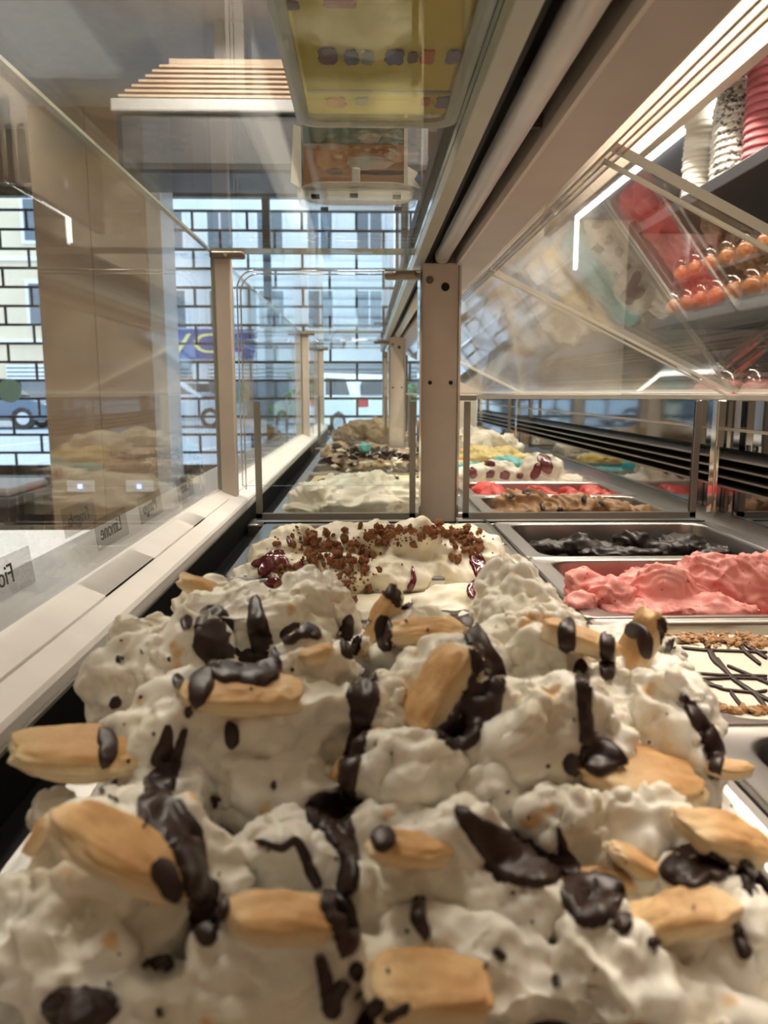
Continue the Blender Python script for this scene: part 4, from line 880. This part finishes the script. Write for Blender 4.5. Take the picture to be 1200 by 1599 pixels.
# ---- crumb topped gelato behind it, and the small pans around
pan(LX0, LX1, .655, .8225, 'narrow steel pan just behind the large pan, holding smooth cream')
pan(LX0, LX1, .8255, .9925, 'narrow steel pan under the crumb topped gelato')
pan(LX0, LX1, .9955, 1.163, 'empty narrow steel pan in front of the crossbar')
def pb(px, py, Y, rx, ry, dep=1.0, rot=None):
    c = at(px, py, Y); k = Y / FPX * 1.01
    b = (c.x, c.y, c.z - ZC, rx * k, (rx * ry) ** .5 * k * dep, ry * k); return b + ((rot,) if rot else ())
bl = [pb(*a) for a in ((425, 880, .86, 40, 40), (395, 910, .84, 34, 34), (470, 868, .88, 55, 45), (540, 862, .90, 70, 45), (600, 860, .90, 60, 40), (650, 862, .87, 46, 52), (715, 872, .88, 75, 48), (765, 900, .87, 38, 36), (500, 905, .84, 90, 40), (610, 905, .84, 80, 36), (700, 905, .85, 70, 40), (470, 838, .90, 24, 14), (640, 828, .92, 26, 10), (700, 832, .93, 50, 10))]
crumb_g = mound('cream_gelato', 'cream gelato topped with brown crumbs and cherry sauce', LX0, LX1, .8255, .9925, -.215, bl, 'crumb_cream', .0024, wh=dict(big=.004, bsc=.03, small=.0012, ssc=.008, seed=5, jag=.0012, ridge=.0012, rsc=.016))
bl = [pb(*a) for a in ((715, 950, .72, 62, 34), (690, 970, .70, 60, 30), (760, 960, .72, 30, 24), (640, 985, .70, 60, 30), (470, 965, .72, 80, 30), (380, 950, .73, 40, 24), (560, 975, .72, 60, 30), (830, 950, .74, 20, 8))]
smooth_g = mound('cream_gelato', 'smooth pale cream gelato between the pastry heap and the crumbs', LX0, LX1, .655, .8225, -.214, bl, 'crumb_cream', .0026, wh=dict(big=.003, bsc=.03, small=.0008, ssc=.008, seed=8))
bpy.context.view_layer.update(); SC = Surf([crumb_g, smooth_g])
for k, p in enumerate(([(405, 900, 16), (420, 880, 30), (440, 878, 34), (452, 884, 16)], [(395, 885, 14), (420, 868, 12), (445, 862, 10)], [(384, 918, 16), (396, 905, 18)], [(737, 862, 18), (748, 880, 30), (755, 905, 22), (735, 920, 18), (738, 935, 16)], [(760, 895, 24), (758, 930, 26), (770, 945, 18)], [(643, 886, 5), (647, 905, 9), (638, 922, 14)], [(450, 840, 8), (455, 855, 10)], [(530, 920, 9), (522, 932, 12)], [(410, 918, 18), (430, 910, 26), (440, 920, 18)], [(468, 874, 8), (474, 886, 10)])):
    sauce(SC, p, .0030, 'cherry_sauce', 'cherry_sauce', crumb_g, seed=k, step=3)
# crumbs: each a little baked lump
def lump_mesh(name, seed, sub=2, rough=.35, sq=(1, 1, 1)):
    bm = B(); bmesh.ops.create_icosphere(bm, subdivisions=sub, radius=1); v = np.array([x.co for x in bm.verts]); d = 1 + rough * fbm(v + seed * 5.1, .7, 3)
    for i, x in enumerate(bm.verts): x.co = Vector((x.co.x * sq[0], x.co.y * sq[1], x.co.z * sq[2])) * d[i]
    me = bpy.data.meshes.new(name); bm.to_mesh(me); bm.free(); return me
cm = [lump_mesh('crumb', s, 2, .95, (1, .85, .75)) for s in range(6)]
for m_ in cm: m_.materials.append(M['crumb_brown'])
q = random.Random(21)
def scatter(surf, clusters, meshes, parent, size, name, flat=1.0, sink=.2):
    for (cx, cy, sx, sy, n) in clusters:
        for i in range(n):
            h = surf.hit(cx + q.gauss(0, sx * .62), cy + q.gauss(0, sy * .62))
            if not h: continue
            r = q.uniform(*size); o = bpy.data.objects.new(name, q.choice(meshes)); COL.objects.link(o); o.parent = parent
            o.location = h[0] + h[1] * r * (1 - sink) * flat - wloc(parent); o.scale = (r, r * q.uniform(.7, 1), r * q.uniform(.7, 1) * flat)
            o.rotation_euler = (q.uniform(-.5, .5), q.uniform(-.5, .5), q.uniform(0, 6.3)) if flat < 1 else (q.uniform(0, 6), q.uniform(0, 6), q.uniform(0, 6))
scatter(SC, ((478, 842, 24, 12, 22), (520, 852, 30, 14, 28), (505, 880, 45, 15, 34), (462, 890, 22, 8, 10), (590, 835, 24, 10, 20), (625, 829, 20, 7, 12), (680, 832, 34, 9, 22), (722, 838, 24, 11, 22), (742, 858, 12, 14, 10), (562, 878, 22, 18, 22), (538, 925, 20, 16, 12), (782, 890, 14, 6, 8), (450, 915, 26, 10, 10), (700, 872, 60, 18, 6), (600, 850, 30, 8, 8)), cm, crumb_g, (.0025, .0058), 'crumb')
st_state = q.getstate(); bm = B()
for (cx, cy, sx, sy, n) in ((490, 850, 34, 14, 60), (520, 865, 40, 16, 70), (600, 838, 34, 12, 50), (690, 836, 50, 10, 60), (555, 885, 40, 22, 60), (735, 850, 20, 14, 30), (540, 920, 30, 14, 25), (440, 900, 24, 12, 25)):
    for i in range(n):
        h = SC.hit(cx + q.gauss(0, sx * .7), cy + q.gauss(0, sy * .7))
        if h: r = q.uniform(.0008, .002); bmesh.ops.create_icosphere(bm, subdivisions=1, radius=1, matrix=Matrix.Translation(h[0] + h[1] * r * .5) @ Euler((q.random() * 6, q.random() * 6, 0)).to_matrix().to_4x4() @ Matrix.Diagonal((r, r * .7, r * .8, 1)))
obj('crumb_dust', bm, M['crumb_brown'], crumb_g)['kind'] = 'stuff'

# ---- back row, near module
def rpan(y0, y1, label): return pan(RX0, RX1, y0, y1, label, .11, .024, .010)
rpan(.165, .4325, 'wide steel pan of dark gelato beside the pastry heap'); rpan(.4365, .6565, 'wide steel pan under the nut topped cream'); rpan(.6605, .9085, 'wide steel pan under the pink strawberry gelato'); rpan(.9125, 1.165, 'wide steel pan with a little dark chocolate gelato')
mound('dark_gelato', 'dark chocolate gelato in the pan beside the pastry heap', RX0, RX1, .165, .4325, -.245, rblobs(3, 14, RX0 + .05, RX1 - .05, .21, .39, -.25, (.02, .035), .035), 'dark_choc_gelato', .0035, wh=dict(big=.004, small=.001, seed=3, ridge=.002))
mound('dark_gelato', 'dark chocolate gelato scraped low in the pan by the crossbar', RX0, RX1, .9125, 1.165, -.250, [pb(*a) for a in ((850, 856, 1.05, 34, 12), (905, 852, 1.06, 30, 18), (945, 858, 1.05, 44, 10), (985, 850, 1.05, 34, 20), (1030, 856, 1.04, 44, 14), (1075, 850, 1.08, 50, 14), (1130, 860, 1.06, 50, 8), (965, 862, 1.0, 60, 9))], 'dark_choc_gelato', .003, wh=dict(big=.004, small=.0012, seed=9, ridge=.003, rsc=.014, rdir=(.5, .2, .9)))
bl = [pb(*a) for a in ((915, 925, .74, 40, 34, 1, (0, 30, 0)), (950, 930, .72, 36, 28), (905, 945, .70, 30, 20), (1000, 930, .76, 60, 40, .8, (0, -20, 20)), (1050, 930, .74, 60, 46, .8, (0, 25, 10)), (1100, 920, .76, 60, 50, .8, (0, -25, 0)), (1110, 895, .80, 40, 26, .8, (0, 30, 0)), (1165, 915, .77, 60, 48, .8, (0, 20, 30)), (1175, 893, .81, 46, 26, .8, (0, -30, 0)), (1230, 910, .78, 70, 50), (1300, 915, .77, 70, 46), (1040, 900, .82, 60, 18, .8), (1010, 950, .705, 70, 12), (1120, 950, .705, 70, 16))]
mound('strawberry_gelato', 'pink strawberry gelato folded in soft waves in its wide pan', RX0, RX1, .6605, .9085, -.232, bl, 'strawberry', .0022, rag=.30, wh=dict(big=.008, bsc=.03, small=.0014, ssc=.005, seed=4, ridge=.0026, rsc=.012, rdir=(.45, .45, .75)), relx=1)
bm = B(); base_fill(bm, RX0 + .027, RX1 - .027, .4525, .6435, -.2085, .05); me = remesh(bm, .003); whip(me, big=.003, bsc=.08, small=.0003, seed=6); relax(me, 2)
nut_g = obj('cream_gelato', me, M['nut_cream'], None, True); tag(nut_g, 'flat cream gelato with a net of chocolate lines and nut edges', 'gelato')
bpy.context.view_layer.update(); SN = Surf([nut_g])
for k, p in enumerate(([(1045, 1008, 5), (1100, 1000, 8), (1115, 1030, 16), (1130, 1045, 8), (1150, 1065, 7), (1190, 1090, 9), (1215, 1100, 8)], [(1040, 1010, 4), (1095, 1016, 5), (1150, 1018, 4), (1200, 1020, 4)], [(1100, 1000, 12), (1150, 1002, 10), (1165, 1020, 9), (1190, 1040, 7)], [(1160, 1005, 8), (1200, 1030, 8)], [(1120, 1028, 6), (1145, 1062, 8), (1180, 1085, 9), (1200, 1110, 9)], [(1043, 1022, 7), (1055, 1040, 8), (1085, 1058, 7), (1130, 1078, 5), (1175, 1083, 4), (1200, 1080, 6)], [(1038, 1046, 4), (1080, 1052, 4), (1130, 1056, 4), (1200, 1057, 4)], [(1040, 1052, 4), (1090, 1062, 5), (1150, 1060, 4), (1200, 1062, 4)], [(1050, 1055, 4), (1095, 1068, 8), (1130, 1075, 5)], [(1140, 1080, 8), (1155, 1100, 9), (1175, 1115, 6)], [(1135, 1040, 5), (1170, 1055, 6), (1215, 1075, 6)], [(1188, 1092, 7), (1200, 1112, 7)])):
    sauce(SN, [(a, b, w * .78) for a, b, w in p], .0012, 'chocolate_line', 'chocolate', nut_g, seed=k, step=3, lat=7)
nm = [lump_mesh('nut_piece', s + 40, 1, .5, (1, .8, .6)) for s in range(4)]
for m_ in nm: m_.materials.append(M['nut_brown'])
scatter(SN, ((985, 999, 24, 3, 14), (1070, 1000, 30, 5, 34), (1110, 1000, 30, 6, 44), (1150, 1002, 24, 8, 46), (1185, 1004, 20, 9, 50), (1060, 1003, 16, 6, 12), (1048, 1062, 10, 8, 16), (1058, 1085, 8, 8, 12), (1085, 1098, 12, 4, 8), (1120, 1108, 10, 3, 8), (1150, 1112, 20, 3, 18), (1190, 1114, 14, 3, 16), (1125, 1012, 14, 3, 4)), nm, nut_g, (.0024, .0044), 'nut_piece', .8)

# ---- front row beyond the crossbar
LP = [(1.262, 1.474, 'tall white cream mound'), (1.478, 1.69, 'dark scraped gelato'), (1.694, 1.906, 'flat yellow cream'), (1.91, 2.122, 'chocolate chunk gelato'), (2.126, 2.338, 'dark leftovers'), (2.342, 2.554, 'nothing'), (2.56, 2.77, 'little cream'), (2.87, 3.08, 'hazelnut swirls'), (3.084, 3.29, 'more hazelnut'), (3.294, 3.5, 'a thin yellow layer')]
for y0, y1, what in LP: pan(LX0, LX1, y0, y1, 'front row steel pan beyond the glass divider, holding ' + what)
bl = [pb(*a) for a in ((500, 780, 1.36, 44, 28), (540, 770, 1.38, 50, 28), (590, 775, 1.38, 60, 30), (560, 785, 1.34, 80, 22), (630, 780, 1.37, 40, 26), (470, 795, 1.32, 30, 10), (520, 752, 1.40, 14, 12), (570, 752, 1.40, 40, 14), (650, 785, 1.36, 40, 24))]
mound('cream_gelato', 'tall white cream mound right behind the glass divider', LX0, LX1, 1.262, 1.474, -.24, bl, 'white_cream', .0032, wh=dict(big=.008, bsc=.04, small=.001, ssc=.01, seed=12, ridge=.004, rsc=.022, rdir=(.6, .3, .7)))
mound('dark_gelato', 'dark scraped gelato behind the tall white cream mound', LX0, LX1, 1.478, 1.69, -.228, [pb(555, 745, 1.60, 20, 8), pb(610, 748, 1.60, 14, 6), pb(540, 750, 1.58, 40, 6)], 'dark_choc_gelato', .004, wh=dict(big=.004, seed=4, ridge=.003))
mound('vanilla_gelato', 'flat pale yellow cream filling its pan to the rim', LX0, LX1, 1.694, 1.906, -.203, [], 'pale_yellow', .004, wh=dict(big=.004, bsc=.05, seed=6))
bl = [pb(*a) for a in ((540, 722, 2.0, 30, 16), (580, 712, 2.03, 40, 18), (620, 718, 2.0, 40, 18), (530, 705, 2.05, 26, 14), (660, 722, 2.0, 36, 14), (600, 725, 1.97, 80, 10))]
chunk = mound('chunk_gelato', 'pale gelato covered in dark and white chocolate chunks', LX0, LX1, 1.91, 2.122, -.215, bl, 'hazelnut', .004, wh=dict(big=.006, seed=7, ridge=.002))
bpy.context.view_layer.update(); SK = Surf([chunk])
ck = [lump_mesh('chunk', s + 60, 1, .5, (1, .8, .45)) for s in range(4)]; ckw = [m_.copy() for m_ in ck]; cmi = lump_mesh('mint_chunk', 70, 1, .4, (.8, .8, 1.3))
for m_ in ck: m_.materials.append(M['chocolate'])
for m_ in ckw: m_.materials.append(M['white_cream'])
cmi.materials.append(M['turquoise'])
scatter(SK, ((545, 715, 26, 12, 16), (590, 712, 40, 12, 22), (640, 715, 40, 12, 22), (535, 703, 14, 8, 8)), ck, chunk, (.010, .019), 'chocolate_chunk', .8)
scatter(SK, ((560, 722, 40, 8, 12), (620, 718, 46, 10, 16), (590, 728, 40, 5, 8)), ckw, chunk, (.009, .016), 'white_chunk', .8)
scatter(SK, ((570, 704, 3, 3, 1),), [cmi], chunk, (.018, .02), 'mint_chunk', 1.0)
mound('dark_gelato', 'dark leftovers low in the pan beyond the chunk gelato', LX0, LX1, 2.126, 2.338, -.235, [], 'dark_choc_gelato', .005, wh=dict(big=.004, seed=4))
mound('cream_gelato', 'little white cream left in the pan before the hazelnut swirls', LX0, LX1, 2.56, 2.77, -.23, [], 'white_cream', .005, wh=dict(big=.004, seed=14))
bl = [pb(*a) for a in ((540, 680, 2.97, 22, 10), (560, 672, 3.0, 26, 14), (585, 670, 3.0, 24, 16), (600, 678, 2.98, 26, 14), (565, 660, 3.02, 16, 6), (620, 680, 2.98, 20, 10))]
mound('hazelnut_gelato', 'beige hazelnut gelato swirled into a peak at the far end', LX0, LX1, 2.87, 3.08, -.22, bl, 'hazelnut', .004, wh=dict(big=.012, bsc=.05, small=.002, seed=17, ridge=.008, rsc=.03, rdir=(.8, .2, .6)))
mound('hazelnut_gelato', 'low brown hazelnut gelato behind the swirled peak', LX0, LX1, 3.084, 3.29, -.21, rblobs(8, 8, LX0 + .07, LX1 - .06, 3.13, 3.25, -.22, (.03, .05), .05), 'hazelnut', .005, wh=dict(big=.01, seed=18, ridge=.006, rsc=.03))
mound('vanilla_gelato', 'thin yellow layer of gelato in the last front row pan', LX0, LX1, 3.294, 3.5, -.215, [], 'pale_yellow', .005, wh=dict(big=.004, seed=19))

# ---- back row beyond the crossbar
RP = [(1.262, 1.474, 'coffee gelato'), (1.478, 1.70, 'red fruit gelato'), (1.704, 1.93, 'cherry streaked cream'), (1.934, 2.16, 'turquoise gelato'), (2.164, 2.39, 'yellow gelato'), (2.394, 2.62, 'white cream'), (2.63, 2.79, 'dark gelato'), (2.87, 3.1, 'pale cream'), (3.104, 3.33, 'nougat')]
for y0, y1, what in RP: rpan(y0, y1, 'back row steel pan beyond the glass divider, holding ' + what)
bl = [pb(*a) for a in ((800, 790, 1.36, 26, 22, 1, (0, 30, 0)), (825, 785, 1.37, 28, 22), (870, 792, 1.36, 34, 18, 1, (0, -20, 0)), (905, 788, 1.37, 26, 18), (935, 790, 1.37, 26, 14), (960, 794, 1.36, 26, 10), (990, 797, 1.36, 30, 6), (850, 797, 1.34, 70, 10))]
cof = mound('coffee_gelato', 'coffee brown gelato with dark ripples behind the divider', RX0, RX1, 1.262, 1.474, -.238, bl, 'coffee', .003, wh=dict(big=.007, bsc=.035, small=.0008, seed=22, ridge=.006, rsc=.022, rdir=(.7, .2, .6)))
bpy.context.view_layer.update(); SQ = Surf([cof])
for k, p in enumerate(([(815, 768, 8), (830, 770, 10)], [(845, 785, 8), (850, 798, 10)], [(870, 795, 14), (880, 800, 10)], [(795, 778, 8), (803, 772, 8)], [(910, 775, 8), (915, 785, 9)], [(935, 782, 8), (945, 790, 6)])): sauce(SQ, p, .003, 'dark_ripple', 'chocolate', cof, seed=k, step=2)
mound('red_gelato', 'bright red fruit gelato lying low in its pan', RX0, RX1, 1.478, 1.70, -.222, rblobs(12, 20, RX0 + .05, RX1 - .05, 1.52, 1.66, -.224, (.016, .026), .02), 'red_fruit', .004, wh=dict(big=.004, small=.005, ssc=.010, seed=24, jag=.004))
bl = [pb(*a) for a in ((740, 740, 1.80, 24, 16), (775, 738, 1.82, 34, 18), (845, 735, 1.82, 32, 24), (860, 730, 1.84, 22, 18), (835, 742, 1.80, 20, 16), (800, 742, 1.82, 20, 14), (720, 742, 1.8, 20, 12), (900, 750, 1.82, 40, 8))]
che = mound('cherry_gelato', 'white gelato lumps streaked with dark cherry sauce', RX0, RX1, 1.704, 1.93, -.215, bl, 'white_cream', .0035, wh=dict(big=.007, bsc=.04, small=.001, seed=25, ridge=.003, rsc=.02))
bpy.context.view_layer.update(); SQ = Surf([che])
for k, p in enumerate(([(840, 712, 12), (852, 720, 16), (858, 740, 14)], [(842, 722, 10), (838, 738, 12), (830, 748, 10)], [(762, 735, 16), (770, 745, 18)], [(785, 735, 14), (792, 748, 16)], [(738, 730, 8), (740, 748, 12)], [(755, 722, 6), (775, 726, 6)], [(810, 738, 10), (815, 748, 12)])): sauce(SQ, [(a, b, w * 1.4) for a, b, w in p], .004, 'cherry_sauce', 'cherry_sauce', che, seed=k, step=2)
mound('turquoise_gelato', 'turquoise blue gelato between cherry and yellow pans', RX0, RX1, 1.934, 2.16, -.21, [pb(*a) for a in ((790, 722, 2.05, 22, 10), (810, 726, 2.03, 22, 8), (740, 730, 2.04, 26, 8), (770, 728, 2.02, 30, 6), (850, 735, 2.05, 30, 4))], 'turquoise', .004, wh=dict(big=.006, seed=26, ridge=.004, rsc=.02))
mound('vanilla_gelato', 'rich yellow gelato in soft folds behind the turquoise', RX0, RX1, 2.164, 2.39, -.21, [pb(*a) for a in ((745, 708, 2.26, 24, 12), (780, 708, 2.27, 26, 10), (815, 715, 2.27, 20, 7), (760, 714, 2.24, 40, 7))], 'vanilla', .004, wh=dict(big=.006, seed=27, ridge=.005, rsc=.025))
mound('cream_gelato', 'white cream gelato in big round folds beyond the yellow', RX0, RX1, 2.394, 2.62, -.21, [pb(*a) for a in ((745, 692, 2.48, 26, 16), (765, 685, 2.5, 20, 14), (790, 692, 2.5, 18, 13), (800, 700, 2.5, 18, 10), (730, 700, 2.48, 20, 10))], 'white_cream', .004, wh=dict(big=.008, seed=28, ridge=.004, rsc=.03))
mound('dark_gelato', 'dark gelato in the last pan before the second crossbar', RX0, RX1, 2.63, 2.79, -.225, [], 'dark_choc_gelato', .005, wh=dict(big=.004, seed=29))
mound('cream_gelato', 'pale cream gelato heaped beyond the second crossbar', RX0, RX1, 2.87, 3.1, -.21, rblobs(31, 9, RX0 + .06, RX1 - .06, 2.92, 3.05, -.22, (.03, .05), .06), 'white_cream', .005, wh=dict(big=.01, seed=31, ridge=.005, rsc=.03))
mound('nougat_gelato', 'brown nougat gelato in the last back row pan', RX0, RX1, 3.104, 3.33, -.21, rblobs(32, 9, RX0 + .06, RX1 - .06, 3.15, 3.28, -.22, (.03, .05), .05), 'coffee', .005, wh=dict(big=.01, seed=32, ridge=.005, rsc=.03))
